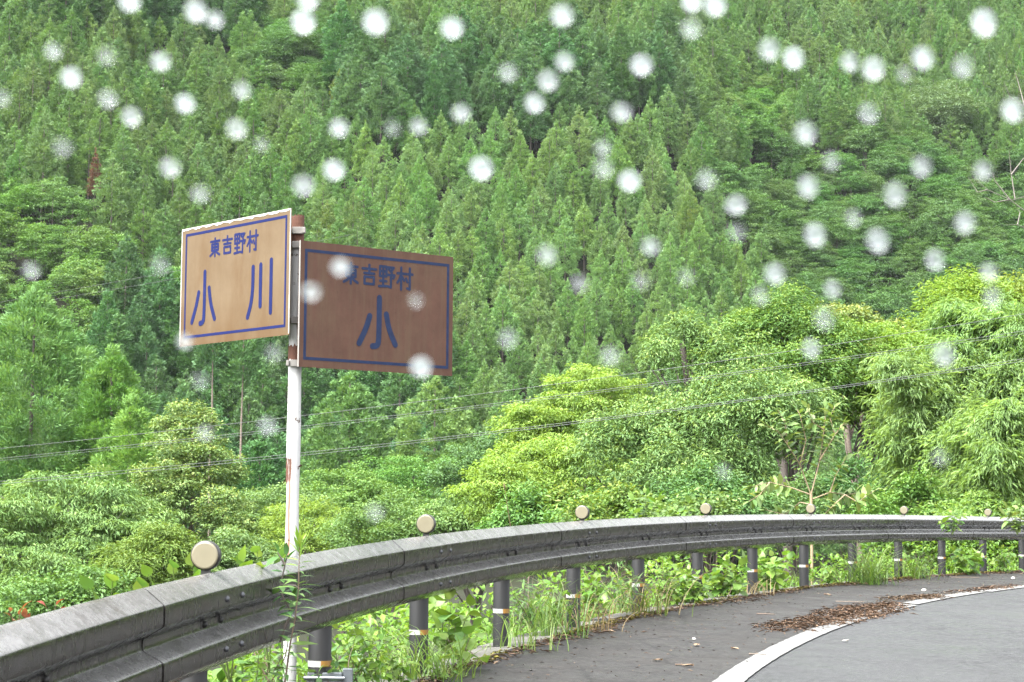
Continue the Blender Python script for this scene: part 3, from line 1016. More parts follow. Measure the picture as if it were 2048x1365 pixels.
def broad_kind(key, mat, seeds, h, rx, rz, nclump, nleaf, crad, L, W, layer):
    KINDS[key] = []
    for s in seeds:
        r = np.random.default_rng(s)
        lob = [((0, 0, h - rz), (rx, rx, rz))] + [((r.uniform(-.6, .6) * rx, r.uniform(-.6, .6) * rx, h - rz * r.uniform(.9, 1.6)), (rx * .6, rx * .6, rz * .6)) for _ in range(3)]
        parts, _ = broad_parts(r, lob, nclump, nleaf, crad, L, W, .12, .12, .35, .9, layer)
        KINDS[key].append((leaf_mesh("crown", parts, M[mat]), unit_trunk("trunk", h * .8, .2, M['bark_dark'], s), h))


broad_kind('broad', 'broad_dark', (61, 62, 63, 64), 11.5, 3.5, 3.7, 130, 46, .85, .40, .17, .0)
broad_kind('broadlight', 'broad_mid', (71, 72, 73), 11.0, 3.2, 3.5, 120, 46, .8, .38, .16, .0)
broad_kind('pale', 'broad_pale', (81,), 13.0, 5.4, 5.2, 420, 46, .95, .38, .15, .55)


def inpoly(u, v, poly):
    c = np.zeros(np.shape(u), bool)
    p = np.array(poly, float)
    for (x0, y0), (x1, y1) in zip(p, np.roll(p, -1, 0)):
        cr = ((y0 > v) != (y1 > v)) & (u < (x1 - x0) * (v - y0) / (y1 - y0 + 1e-9) + x0)
        c ^= cr
    return c


rg_ = np.random.default_rng(77)
sp = 4.3
hx, hy = np.meshgrid(np.arange(-160, 200, sp), np.arange(200, 580, 5.3))
hx = hx + (np.arange(hx.shape[0])[:, None] % 2) * sp * .5
hx, hy = hx.ravel() + rg_.uniform(-1.4, 1.4, hx.size), hy.ravel() + rg_.uniform(-2.2, 2.2, hx.size)
hz_ = ground_z(hx, hy)
# stands of the forest, as seen from the road
u_, v_, d_ = project(np.c_[hx, hy, hz_ + 11])
keep = (u_ > -330) & (u_ < 2420) & (v_ > -420) & (hz_ > -8.6)
hx, hy, hz_, u_, v_, d_ = (q[keep] for q in (hx, hy, hz_, u_, v_, d_))
jit = rg_.normal(0, 14, (2, len(hx)))
uu, vv = u_ + jit[0], v_ + jit[1]
kind = np.full(len(hx), 'mid', dtype=object)
Zb = [(560, 330), (700, 235), (930, 205), (1270, 205), (1340, 260), (1480, 480), (1570, 640), (1330, 800), (900, 830), (880, 560), (660, 440)]
Zr = [(1395, 330), (1560, 560), (1600, 760), (2700, 800), (2700, 330), (2010, 300), (1700, 250), (1500, 250)]
Zl = [(-500, 340), (120, 335), (220, 420), (300, 480), (420, 640), (120, 640), (-500, 600)]
kind[inpoly(uu, vv, Zb)] = 'young'
kind[inpoly(uu, vv, Zr)] = 'broad'
kind[inpoly(uu, vv, Zl)] = 'broadlight'
kind[inpoly(uu, vv, [(640, 90), (900, 110), (1330, 80), (1400, 250), (1270, 204), (930, 204), (690, 225)])] = 'old'
kind[inpoly(uu, vv, [(60, -30), (560, -30), (520, 50), (70, 40)])] = 'old'
kind[inpoly(uu, vv, [(520, 20), (660, 30), (650, 130), (570, 210), (520, 140)])] = 'broad'
kind[inpoly(uu, vv, [(200, 560), (900, 640), (880, 1300), (200, 1300)])] = 'old'
kind[inpoly(uu, vv, [(1440, 130), (1600, 150), (1560, 250), (1440, 230)])] = 'broadlight'
kind[(kind == 'mid') & (rg_.random(len(hx)) < .025)] = 'yellow'
isb = np.isin(kind, ['broad', 'broadlight'])
keep = ~isb | (rg_.random(len(hx)) < .95)
keep &= ~((kind == 'old') & (rg_.random(len(hx)) < .08))
pale_d = next(q for q in np.arange(300, 480, 1.0) if gz(*P(1880, 172, q)[:2]) + 13.0 * 1.45 > P(1880, 172, q)[2])
pale_c = P(1880, 172, pale_d)
keep &= np.hypot(hx - pale_c[0], hy - pale_c[1]) > 6.5
hx, hy, hz_, u_, v_, d_, kind = (q[keep] for q in (hx, hy, hz_, u_, v_, d_, kind))
scl = np.clip(rg_.normal(1.0, .10, len(hx)), .78, 1.25)
var = np.array([rg_.integers(len(KINDS[k])) for k in kind])
rot = rg_.uniform(0, 6.28, len(hx))
# a few trees that stand out
for (pu, pv, kk) in ((205, 335, 'red'), (200, 70, 'yellow'), (245, 75, 'yellow'), (650, 470, 'yellow'), (690, 475, 'yellow'), (1380, 410, 'yellow')):
    j = int(np.argmin((u_ - pu) ** 2 + (v_ - pv) ** 2))
    kind[j] = kk; var[j] = 0
    if kk == 'red': scl[j] = 1.0
htop = np.array([KINDS[k][a][2] for k, a in zip(kind, var)]) * scl
ut, vt, dt = project(np.c_[hx, hy, hz_ + htop])
sil = np.interp(ut, [0, 60, 130, 280, 300, 480, 560, 1000, 1090, 1290, 1310, 1420, 1600, 1740, 1810, 1880, 2048],
                [620, 590, 620, 800, 830, 900, 930, 880, 780, 700, 640, 620, 590, 660, 700, 570, 560])
beh = inpoly(ut, vt, [(367, 459), (583, 416), (583, 440), (906, 515), (905, 735), (600, 733), (575, 680), (357, 695)])
seen = (ut > 8) & (ut < 2040) & (vt > 4) & (vt < sil - 14) & ~beh
isbroad = np.isin(kind, ['broad', 'broadlight'])
order = np.argsort(dt)
HILL_LABEL = {
    'young': ("slim pointed bright green cedar in the even young stand on the middle of the hillside", "cedar", "bright young cedars on the hillside"),
    'mid': ("pointed mid green cedar growing among others on the wooded hillside", "cedar", "mid green cedars on the hillside"),
    'old': ("tall dark green cedar with a bare lower trunk in the dark older stand", "cedar", "tall dark cedars on the hillside"),
    'yellow': ("yellowish green cedar scattered among the greener hillside cedars", "cedar", "yellowish cedars on the hillside"),
    'broad': ("rounded dark broadleaf tree on the hillside slope above the bamboo", "tree", "dark broadleaf trees on the hillside"),
    'broadlight': ("rounded leafy mid green broadleaf tree standing between the hillside cedars", "tree", "leafy broadleaf trees on the hillside"),
}

def where(u, v):
    """a phrase for the part of the hillside seen at (u, v), told by what stands in front of or below it"""
    if v > 640: row = "low on"
    elif v > 420: row = "halfway up"
    elif v > 200: row = "high on"
    else: row = "near the top of"
    if u < 170: col = "at the left edge"
    elif u < 360: col = "left of the ochre board"
    elif u < 590: col = "above the ochre board" if v < 450 else "below the ochre board"
    elif u < 750: col = "above the brown board's left half" if v < 500 else "below the brown board"
    elif u < 910: col = "above the brown board's right half" if v < 510 else "below the brown board's right end"
    elif u < 1080: col = "just right of the brown board"
    elif u < 1270: col = "midway between brown board and yellow-tipped trees"
    elif u < 1450: col = "above the large yellow-tipped tree"
    elif u < 1660: col = "above the rearmost yellow-tipped tree"
    elif u < 1840: col = "above the dark leaning limbs"
    else: col = "above the bamboo at the right"
    return row + " the hillside " + col


HILL_SHORT = {'young': "slim bright green cedar", 'mid': "pointed mid green cedar", 'old': "tall dark green cedar", 'yellow': "yellowish green cedar", 'broad': "rounded dark broadleaf tree", 'broadlight': "leafy lighter broadleaf tree"}
single = np.zeros(len(hx), bool)
for fam, lim in ((~isbroad, 296), (isbroad, 150)):
    k = [i for i in order if fam[i] and seen[i]][:lim]
    single[k] = True
single |= (kind == 'red')
protos = {}
for i in np.where(single)[0]:
    cm, tm, _ = KINDS[kind[i]][var[i]]
    if kind[i] == 'red':
        lab, cat, grp = "small dead cedar with rust brown needles among green trees at the left", "cedar", None
    else:
        lab, cat, grp = HILL_LABEL[kind[i]]; lab = HILL_SHORT[kind[i]] + " " + where(ut[i], vt[i])
    t = empty("cedar_tree" if not isbroad[i] else "broadleaf_tree", (hx[i], hy[i], hz_[i]), lab, cat, grp, float(rot[i]))
    t.scale = (scl[i],) * 3
    c = link("crown", cm, t); q = link("trunk", tm, t)
    protos.setdefault((kind[i], int(var[i])), (c, q))
t = empty("broadleaf_tree", (pale_c[0], pale_c[1], gz(pale_c[0], pale_c[1])), "large pale grey-green round-topped tree high on the right of the hillside", "tree")
cm, tm, hh = KINDS['pale'][0]
t.scale = (1.75, 1.75, 1.45)
link("crown", cm, t); link("trunk", tm, t).scale = (1, 1, 1)


def instanced(name, sel, lab, cat):
    """the trees beyond the individual ones, as one object of real instances"""
    idx = np.where(sel)[0]
    keys = sorted({(kind[i], int(var[i])) for i in idx})
    me = bpy.data.meshes.new(name)
    me.vertices.add(len(idx))
    me.vertices.foreach_set("co", np.c_[hx[idx], hy[idx], hz_[idx]].astype(np.float32).ravel())
    for nm, typ, val in (("pick", 'INT', [keys.index((kind[i], int(var[i]))) for i in idx]), ("turn", 'FLOAT', rot[idx]), ("size", 'FLOAT', scl[idx])):
        at = me.attributes.new(nm, typ, 'POINT')
        at.data.foreach_set("value", np.asarray(val, np.int32 if typ == 'INT' else np.float32))
    o = link(name, me)
    ng = bpy.data.node_groups.new(name, 'GeometryNodeTree')
    ng.interface.new_socket("Geometry", in_out='INPUT', socket_type='NodeSocketGeometry')
    ng.interface.new_socket("Geometry", in_out='OUTPUT', socket_type='NodeSocketGeometry')
    N, Lk = ng.nodes, ng.links
    gi, go = N.new('NodeGroupInput'), N.new('NodeGroupOutput')
    at = {}
    for nm, typ in (("pick", 'INT'), ("turn", 'FLOAT'), ("size", 'FLOAT')):
        q = N.new('GeometryNodeInputNamedAttribute'); q.data_type = typ; q.inputs['Name'].default_value = nm; at[nm] = q.outputs['Attribute']
    xyz = N.new('ShaderNodeCombineXYZ'); Lk.new(at['turn'], xyz.inputs[2])
    jo = N.new('GeometryNodeJoinGeometry')
    for k, key in enumerate(keys):
        cmp_ = N.new('FunctionNodeCompare'); cmp_.data_type = 'INT'; cmp_.operation = 'EQUAL'
        Lk.new(at['pick'], cmp_.inputs[2]); cmp_.inputs[3].default_value = k
        pj = N.new('GeometryNodeJoinGeometry')
        if key not in protos:
            protos[key] = None
        for ob in protos[key] or ():
            oi = N.new('GeometryNodeObjectInfo'); oi.transform_space = 'ORIGINAL'; oi.inputs['Object'].default_value = ob
            Lk.new(oi.outputs['Geometry'], pj.inputs[0])
        g2 = N.new('GeometryNodeGeometryToInstance'); Lk.new(pj.outputs[0], g2.inputs[0])
        ip = N.new('GeometryNodeInstanceOnPoints')
        Lk.new(gi.outputs[0], ip.inputs['Points']); Lk.new(cmp_.outputs[0], ip.inputs['Selection']); Lk.new(g2.outputs[0], ip.inputs['Instance'])
        Lk.new(xyz.outputs[0], ip.inputs['Rotation']); Lk.new(at['size'], ip.inputs['Scale'])
        Lk.new(ip.outputs[0], jo.inputs[0])
    Lk.new(jo.outputs[0], go.inputs[0])
    md = o.modifiers.new("scatter", 'NODES'); md.node_group = ng
    tag(o, lab, cat, None, 'stuff')
    return o


for key in sorted({(kind[i], int(var[i])) for i in range(len(hx))}):       # every variant needs one real tree to copy
    if key not in protos:
        i = [q for q in order if kind[q] == key[0] and var[q] == key[1]][0]
        single[i] = True
        cm, tm, _ = KINDS[key[0]][key[1]]
        lab, cat, grp = HILL_LABEL[kind[i]]; lab = HILL_SHORT[kind[i]] + " " + where(ut[i], vt[i])
        t = empty("cedar_tree" if not isbroad[i] else "broadleaf_tree", (hx[i], hy[i], hz_[i]), lab, cat, grp, float(rot[i]))
        t.scale = (scl[i],) * 3
        protos[key] = (link("crown", cm, t), link("trunk", tm, t))
rest = ~single
instanced("cedar_forest", rest & ~isbroad, "dense cedar forest covering the upper part of the steep hillside", "forest")
instanced("broadleaf_forest", rest & isbroad, "mixed broadleaf forest filling in between the hillside cedars", "forest")
print("HILL", len(hx), single.sum())

# ------------------------------------------------------------------ trees between the road and the hillside


def lobe(u, v0, v1, hw, d, deep=.8):
    """a crown lobe that spans rows v0..v1 and +-hw columns of the picture at depth d"""
    c = P(u, (v0 + v1) / 2, d)
    rx = hw * d / FPX
    return c, np.array([rx, rx * deep, (v1 - v0) / 2 * d / FPX])


def tree(name, lab, cat, grp, seed, lobes, mat, nclump, nleaf, crad, L, W, bark='bark', nlimb=14, r0=.16, droop=.15, young=.25, flat=.55, up=.8, layer=0.0, lean=0.0):
    r = np.random.default_rng(seed)
    c0 = np.mean([q[0] for q in lobes], 0)
    gx0, gy0 = c0[0] + lean, c0[1]
    g = gz(gx0, gy0)
    org = np.array([gx0, gy0, g])
    t = empty(name, org, lab, cat, grp)
    ll = [(c - org, ax) for c, ax in lobes]
    parts, cents = broad_parts(r, ll, nclump, nleaf, crad, L, W, droop, young, flat, up, layer)
    link("crown", leaf_mesh("crown", parts, M[mat]), t)
    top = max(ll, key=lambda q: q[0][2] + q[1][2] * .3)
    mb = MB()
    limbs(mb, r, (0, 0, -.4), top[0] + np.array([0, 0, top[1][2] * .4]), cents, nlimb, r0)
    mb.build("trunk", M[bark], t)
    return t


def conifer(lab, seed, u, v0, v1, hw, d, mat, npuff, nspray, L, W, ps, p=.85, bark='bark_dark', r0=.25, grp=None):
    top, bot = P(u, v0, d), P(u, v1, d)
    g = gz(top[0], top[1])
    t = empty("cedar_tree", (top[0], top[1], g), lab, "cedar", grp)
    me = cedar_crown("crown", seed, top[2] - bot[2], hw * d / FPX, npuff, nspray, M[mat], p, L, W, z0=bot[2] - g, ps=ps)
    link("crown", me, t)
    link("trunk", unit_trunk("trunk", (top[2] - g) * .96, r0, M[bark], seed), t)
    return t


# left: conifers, broadleaf trees beyond the valley floor
conifer("big broad pointed conifer at the left edge with a bare twig low in its crown", 201, 70, 585, 1075, 215, 100, 'cedar_mid', 640, 150, .32, .075, .80, .80)
conifer("bright green feathery conifer close to the right of the big pointed one at the left", 202, 225, 700, 1100, 105, 97, 'cedar_lime', 340, 130, .28, .068, .62, .62)
conifer("small bright conifer low on the valley side left of the yellow-green tree", 203, 262, 800, 1120, 70, 92, 'cedar_lime', 220, 110, .26, .065, .55, .6)
conifer("light green young conifer under the brown board, right of the pole", 204, 872, 752, 985, 92, 165, 'cedar_bright', 210, 95, .36, .15, .60, .8)
conifer("dark round-tufted cedar directly right of the pole under the brown board", 205, 700, 745, 1000, 85, 175, 'cedar', 190, 95, .42, .17, .70, .6)
conifer("dark green conifer left of the pole above the broadleaf trees", 206, 520, 880, 1090, 70, 150, 'cedar_old', 160, 95, .38, .16, .62, .6)
tree("broadleaf_tree", "yellow-green broadleaf tree with an uneven rounded crown left of the sign pole", "tree", None, 211,
     [lobe(372, 822, 960, 62, 72), lobe(410, 880, 1090, 78, 71), lobe(330, 900, 1080, 58, 70), lobe(440, 990, 1120, 55, 69)], 'broad_yellow', 210, 150, .40, .125, .07, nlimb=22, young=.30)
tree("broadleaf_tree", "pale layered flowering tree filling the lower left corner above the guardrail", "tree", None, 212,
     [lobe(120, 950, 1150, 190, 52), lobe(0, 1000, 1210, 130, 50), lobe(240, 1010, 1200, 140, 51), lobe(60, 1110, 1260, 150, 49)], 'flowering', 250, 160, .46, .175, .042, bark='bark_grey', nlimb=30, young=.14, flat=.36, droop=.32, layer=.34)
tree("broadleaf_tree", "pale green bushy tree just left of the nearest round reflector", "tree", None, 213,
     [lobe(315, 1065, 1230, 95, 46), lobe(250, 1120, 1260, 80, 45)], 'flowering', 110, 150, .40, .145, .040, nlimb=12, young=.08, flat=.6, droop=.2)
tree("shrub", "low dark green bush behind the guardrail at the left edge", "bush", None, 214,
     [lobe(60, 1165, 1290, 110, 40), lobe(190, 1140, 1260, 90, 41)], 'broad_mid', 100, 120, .32, .10, .055, nlimb=8, young=.1)
belt = [(560, 975, 1110, 95, 88, "low spreading green tree right beside the pole above the rail"), (690, 935, 1080, 105, 95, "layered green tree between the pole and the second reflector, upper row"),
        (835, 905, 1060, 115, 98, "wide layered green tree above the second reflector"), (965, 880, 1040, 90, 92, "dark green rounded tree at the left foot of the yellow-green tree"),
        (640, 1010, 1140, 120, 70, "light green spreading tree directly above the guardrail right of the pole"), (800, 1000, 1110, 125, 66, "low bright green tree behind the second round reflector"),
        (950, 985, 1090, 110, 62, "low fresh green tree behind the rail between second and third reflector"), (470, 1075, 1190, 90, 62, "low green tree behind the rail between nearest reflector and pole")]
for k, (u0, v0, v1, hw, d, lab) in enumerate(belt):
    tree("broadleaf_tree", lab, "tree", "layered broadleaf trees along the valley floor", 220 + k,
         [lobe(u0, v0, v1, hw, d), lobe(u0 - hw * .5, v0 + 35, v1 + 20, hw * .65, d - 1), lobe(u0 + hw * .5, v0 + 25, v1 + 20, hw * .7, d - .5)],
         ('broad_mid', 'broad_mid', 'broad_mid', 'broad_dark', 'fine_lime', 'broad_mid', 'broad_mid', 'broad_mid')[k], 150, 150, .52 if d > 80 else .40, .155 if d > 80 else .115, .075 if d > 80 else .058, bark='bark_dark', nlimb=14, young=.25, flat=.5, layer=.4)

# right: the big trees behind the far half of the rail
tree("broadleaf_tree", "fine-leaved yellow-green tree left of the large dark-leaved tree", "tree", None, 241,
     [lobe(1190, 745, 900, 115, 58), lobe(1090, 800, 960, 90, 57), lobe(1060, 890, 1040, 95, 54), lobe(1180, 870, 1060, 120, 53), lobe(1000, 930, 1060, 80, 52)], 'fine_lime', 460, 140, .34, .115, .050, nlimb=26, young=.3, flat=.5, layer=.3, droop=.3)
tree("broadleaf_tree", "large dark-leaved evergreen tree with yellow young leaf tips behind the rail", "tree", None, 242,
     [lobe(1370, 640, 800, 85, 45), lobe(1480, 690, 860, 80, 44), lobe(1255, 830, 1010, 95, 42.5), lobe(1345, 800, 960, 90, 43), lobe(1340, 895, 1050, 100, 41), lobe(1480, 770, 960, 105, 42),
      lobe(1570, 760, 920, 90, 43), lobe(1440, 900, 1060, 90, 42)], 'chinquapin', 430, 150, .33, .115, .040, bark='bark_dark', nlimb=34, r0=.22, young=.30, flat=.9, droop=.25, up=.6)
tree("broadleaf_tree", "tall yellow-tipped evergreen tree behind the large dark-leaved one, to its right", "tree", None, 243,
     [lobe(1585, 595, 740, 80, 50), lobe(1500, 640, 780, 70, 50), lobe(1650, 640, 780, 75, 50), lobe(1600, 700, 860, 95, 49)], 'chinquapin', 260, 150, .34, .118, .042, bark='bark_dark', nlimb=20, r0=.2, young=.40, flat=.9, droop=.22, up=.6)
tree("broadleaf_tree", "light green leafy tree crown peeping out behind the yellow-tipped trees", "tree", None, 244,
     [lobe(1690, 620, 740, 80, 58), lobe(1770, 660, 780, 80, 57)], 'broad_yellow', 150, 130, .42, .14, .065, nlimb=12, young=.35)
t = tree("broadleaf_tree", "fine-leaved tree with dark leaning limbs left of the bamboo", "tree", None, 245,
         [lobe(1740, 650, 800, 120, 51), lobe(1680, 730, 840, 85, 50), lobe(1810, 700, 860, 85, 50), lobe(1850, 780, 930, 70, 49)], 'fine_lime', 300, 150, .36, .11, .045, bark='bark_dark', nlimb=16, r0=.12, young=.2, flat=.5, droop=.2)
mb = MB()
o_ = np.array(t.location)
for pts, r0 in (([(1690, 1010), (1702, 930), (1722, 860), (1742, 815)], .075), ([(1742, 815), (1765, 775), (1790, 735)], .05), ([(1742, 815), (1730, 770), (1735, 720)], .04), ([(1722, 860), (1690, 815), (1668, 770)], .045), ([(1705, 960), (1750, 890), (1785, 830), (1800, 780)], .05), ([(1690, 815), (1700, 770)], .03)):
    q = np.array([P(a, b, 50 + .15 * i) for i, (a, b) in enumerate(pts)]) - o_
    mb.tube(q, np.linspace(r0, r0 * .6, len(q)), 7)
mb.build("limb", M['bark_dark'], t)


def bamboo(seed, u0, v0, v1, d, hw, n, lab):
    r = np.random.default_rng(seed)
    c0 = P(u0, v1, d)
    g = gz(c0[0], c0[1])
    org = np.array([c0[0], c0[1], g])
    t = empty("bamboo", org, lab, "bamboo", "feathery bamboo at the right edge")
    zt = P(u0, v0, d)[2] - g
    parts, mb = [], MB()
    rx = hw * d / FPX
    for k in range(n):
        b = np.array([r.uniform(-.5, .5) * rx, r.uniform(-.6, .6) * rx, -.3])
        al = r.uniform(0, 6.28)
        out = np.array([math.cos(al), math.sin(al) * .8, 0]) * rx * r.uniform(.25, 1.05)
        hh = zt / .84 * r.uniform(.78, 1.02)
        f = np.linspace(0, 1, 12)[:, None]
        pl = b + out * f ** 2.4 + np.array([0, 0, hh]) * (f - .16 * f ** 5)
        mb.tube(pl, np.linspace(.028, .006, 12), 6, cap=False)
        vis0 = max(.08, 1 - (v1 + 40 - v0) * d / FPX / hh)
        m = int(85 * (1 - vis0) / .5)
        for ff in r.uniform(vis0, 1.0, m) ** .9:
            c = np.array([np.interp(ff, f[:, 0], pl[:, i]) for i in range(3)])
            bo = unit(np.array([r.normal(), r.normal(), r.uniform(-.1, .5)]))
            bl = r.uniform(.45, 1.25) * (1.15 - .4 * ff)
            nl = 52
            ft = r.uniform(.1, 1, nl)
            pos = c + bo * bl * ft[:, None] + np.c_[0 * ft, 0 * ft, -.35 * bl * ft ** 2] + r.normal(0, .07, (nl, 3))
            a = unit(bo * .8 + rdir(r, nl) * .6 + np.array([0, 0, -.55]))
            v, fc = leaf_cloud(pos, a, unit(rdir(r, nl) * .6 + np.array([0, 0, .9])), r.uniform(.12, .21, nl), r.uniform(.024, .038, nl), droop=.25)
            parts.append((v, fc, np.clip(r.normal(.5, .2, nl) + r.normal(0, .08), 0, 1)))
    link("crown", leaf_mesh("crown", parts, M['bamboo_leaf']), t)
    mb.build("culms", M['culm'], t)
    return t


bamboo(301, 1930, 690, 1035, 41, 130, 22, "pale feathery bamboo clump left of the other bamboo, next to the dark limbs")
bamboo(302, 2040, 590, 1035, 42, 130, 24, "tall pale feathery bamboo clump right at the picture's right edge")
bamboo(303, 1985, 790, 1040, 39, 150, 18, "lower drooping bamboo clump standing in front of the taller bamboo")
bamboo(304, 2150, 560, 1035, 43, 130, 12, "bamboo clump cut off by the right edge of the picture")
for (u0, v0, v1, hw, d, lab, sd_) in ((1935, 555, 680, 75, 60, "bright leafy treetop sticking up behind the bamboo", 251), (2040, 575, 700, 85, 61, "bright leafy treetop behind the bamboo at the right edge", 252)):
    tree("broadleaf_tree", lab, "tree", None, sd_, [lobe(u0, v0, v1, hw, d), lobe(u0 - 30, v0 + 50, v1 + 40, hw, d - 1)], 'fine_lime', 130, 130, .45, .14, .06, nlimb=10, young=.35, flat=.75)
under = [(1420, 940, 1070, 85, 37, 'broad_dark', "dark bush low behind the rail between third and fourth reflectors"), (1730, 900, 1060, 95, 46, 'broad_dark', "dark green bush in the shade under the leaning limbs"),
         (1560, 950, 1070, 100, 39, 'broad_dark', "dark shaded bush behind the pale big-leaved shrub"), (1830, 960, 1070, 90, 38, 'broad_mid', "dark feathery bush below the bamboo's left side"),
         (1100, 985, 1075, 100, 33, 'broad_mid', "low leafy bush behind the third round reflector"), (1210, 975, 1075, 90, 32, 'broad_yellow', "low bush with yellow-green tips right of the third reflector"),
         (1960, 985, 1075, 110, 37, 'bamboo_leaf', "low pale bush behind the smallest reflector"), (1330, 1000, 1080, 90, 31, 'broad_mid', "low green bush behind the rail left of the fourth reflector")]
for k, (u0, v0, v1, hw, d, mt, lab) in enumerate(under):
    tree("shrub", lab, "bush", "bushes close behind the far half of the rail", 260 + k, [lobe(u0 + hw * q_ * 1.1, v0 + 55 * abs(math.sin(k * 2.1 + q_ * 5)), v1 + 20, hw * (.28 + .22 * abs(math.cos(k + q_ * 7))), d - .8 * math.sin(q_ * 9 + k)) for q_ in (-.8, -.4, 0, .4, .8)], mt, 130, 95, .24, .095, .046, nlimb=14, r0=.03, young=.3, flat=.9)

# ------------------------------------------------------------------ big-leaved plants built leaf by leaf


def leaf_shape(name, L, prof, fold, droop, mat, tint, serr=0.0):
    """one leaf: outline widths `prof` along its length, folded along the midrib and drooping"""
    n_ = len(prof)
    V, F = [], []
    for i, wd in enumerate(prof):
        f = i / (n_ - 1)
        x = L * (f - .10 * droop * f * f)
        z = -droop * L * f * f * .5
        s_ = 1 + serr * (1 if i % 2 else -1)
        V += [(x, wd * L * s_, z + fold * wd * L), (x, 0, z), (x, -wd * L * s_, z + fold * wd * L)]
    for i in range(n_ - 1):
        a = i * 3
        F += [(a, a + 1, a + 4, a + 3), (a + 1, a + 2, a + 5, a + 4)]
    me = mesh_np(name, V, F, np.full(len(V), tint), smooth=False)
    me.materials.append(mat)
    return me


PR = {'heart': [.05, .34, .42, .38, .28, .13, .0], 'ovate': [.02, .17, .25, .26, .20, .10, .0], 'lance': [.01, .055, .08, .075, .055, .025, .0],
      'big': [.04, .26, .36, .37, .28, .12, .0], 'oval': [.02, .13, .19, .20, .16, .09, .0]}
LM = {}
for key, (pk, mt, ts, fo, dr, se) in {
        'kudzu': ('heart', 'weed', (.35, .55, .75, .95), .22, .5, .03), 'knot': ('heart', 'weed', (.3, .5, .7, .9), .18, .4, .0), 'small': ('ovate', 'weed', (.25, .45, .65, .9), .25, .45, .05),
        'deep': ('ovate', 'weed_deep', (.2, .45, .7), .22, .4, .05), 'gold': ('lance', 'weed_deep', (.3, .5, .7, .85), .2, .5, .0), 'goldtip': ('lance', 'weed', (.75, .95), .2, .2, .0),
        'pale': ('oval', 'bigleaf_pale', (.2, .45, .7, .95), .2, .45, .0), 'dark': ('oval', 'broad_dark', (.1, .3), .2, .5, .0)}.items():
    LM[key] = [leaf_shape("leaf", 1.0, PR[pk], fo, dr, M[mt], t_, se) for t_ in ts]


def place_leaf(parent, org, key, r, p, a, nrm, L):
    a = unit(a); b = unit(np.cross(nrm, a)); c = np.cross(a, b)
    o = bpy.data.objects.new("leaf", LM[key][r.integers(len(LM[key]))])
    COL.objects.link(o)
    o.parent = parent
    q = p - org
    o.matrix_local = Matrix(((a[0] * L, b[0] * L, c[0] * L, q[0]), (a[1] * L, b[1] * L, c[1] * L, q[1]), (a[2] * L, b[2] * L, c[2] * L, q[2]), (0, 0, 0, 1)))
    return o


def leafy(name, lab, cat, grp, seed, org, stems, key, nleaf, Lr, mat='stem_brown', r0=.006, droop=.3, whorl=False, tipkey=None, start=.15):
    """a plant: stems are polylines in world space; leaves sit along them one by one"""
    r = np.random.default_rng(seed)
    org = np.asarray(org, float)
    t = empty(name, org, lab, cat, grp)
    mb = MB()
    lens = [np.linalg.norm(np.diff(np.asarray(s_), axis=0), axis=1).sum() for s_ in stems]
    tot = sum(lens)
    for s_, ln in zip(stems, lens):
        s_ = np.asarray(s_, float)
        mb.tube(s_ - org, np.linspace(r0, r0 * .35, len(s_)), 5, cap=False)
        cum = np.r_[0, np.cumsum(np.linalg.norm(np.diff(s_, axis=0), axis=1))] / ln
        m = max(2, int(round(nleaf * ln / tot)))
        for j in range(m):
            f = start + (1 - start) * (j + .7) / m
            p = np.array([np.interp(f, cum, s_[:, i]) for i in range(3)])
            f2 = min(1, f + .05)
            tg = unit(np.array([np.interp(f2, cum, s_[:, i]) for i in range(3)]) - np.array([np.interp(f2 - .1, cum, s_[:, i]) for i in range(3)]))
            al = j * 2.4 + r.uniform(-.4, .4)
            sd1 = unit(np.cross(tg, [0.13, .2, .97])); sd2 = np.cross(tg, sd1)
            out = sd1 * math.cos(al) + sd2 * math.sin(al)
            last = f > .90
            a = out * (1.0 if not last else .35) + tg * (.35 if not last else 1.0) + np.array([0, 0, -droop * r.uniform(.3, 1) if not last else .1])
            L = r.uniform(*Lr) * (1.0 if f < .8 else .75)
            place_leaf(t, org, tipkey if (tipkey and f > .86) else key, r, p + out * .004, a, np.array([0, 0, 1.0]) + out * .35 + r.normal(0, .25, 3), L)
    mb.build("stem", M[mat], t)
    return t


def bend(p0, p1, r, n=6, w=.05):
    f = np.linspace(0, 1, n)[:, None]
    L = np.linalg.norm(np.asarray(p1) - p0)
    return np.asarray(p0) + (np.asarray(p1) - p0) * f + np.c_[np.sin(f * 3.1) * r.normal(0, w * L), np.sin(f * 3.1) * r.normal(0, w * L), np.sin(f * 3.1) * abs(r.normal(0, w * L))]


rv = np.random.default_rng(900)
# pale big-leaved shrub with tan branches behind the fifth reflector
so = P(1622, 1050, 32); so[2] = gz(so[0], so[1])
st_ = []
trunk_top = P(1622, 990, 32)
st_.append(bend(so, trunk_top, rv, 6, .02))
forks = [[(1622, 990), (1600, 930), (1575, 890), (1555, 862), (1530, 850)], [(1622, 990), (1640, 920), (1648, 860), (1652, 815)], [(1640, 920), (1670, 870), (1690, 845)],
         [(1600, 930), (1612, 880), (1600, 830), (1590, 812)], [(1622, 990), (1580, 975), (1540, 965), (1500, 975)], [(1540, 965), (1520, 990), (1495, 1005)], [(1622, 1000), (1660, 985), (1690, 990), (1735, 985)],
         [(1690, 990), (1715, 1005), (1752, 980)], [(1575, 890), (1570, 845), (1555, 820)], [(1622, 1010), (1600, 1005), (1570, 1030), (1530, 1020)], [(1648, 860), (1625, 845), (1615, 815)], [(1660, 985), (1672, 950), (1690, 920)],
         [(1670, 870), (1660, 835), (1670, 812)], [(1690, 990), (1668, 1010), (1648, 1030)]]
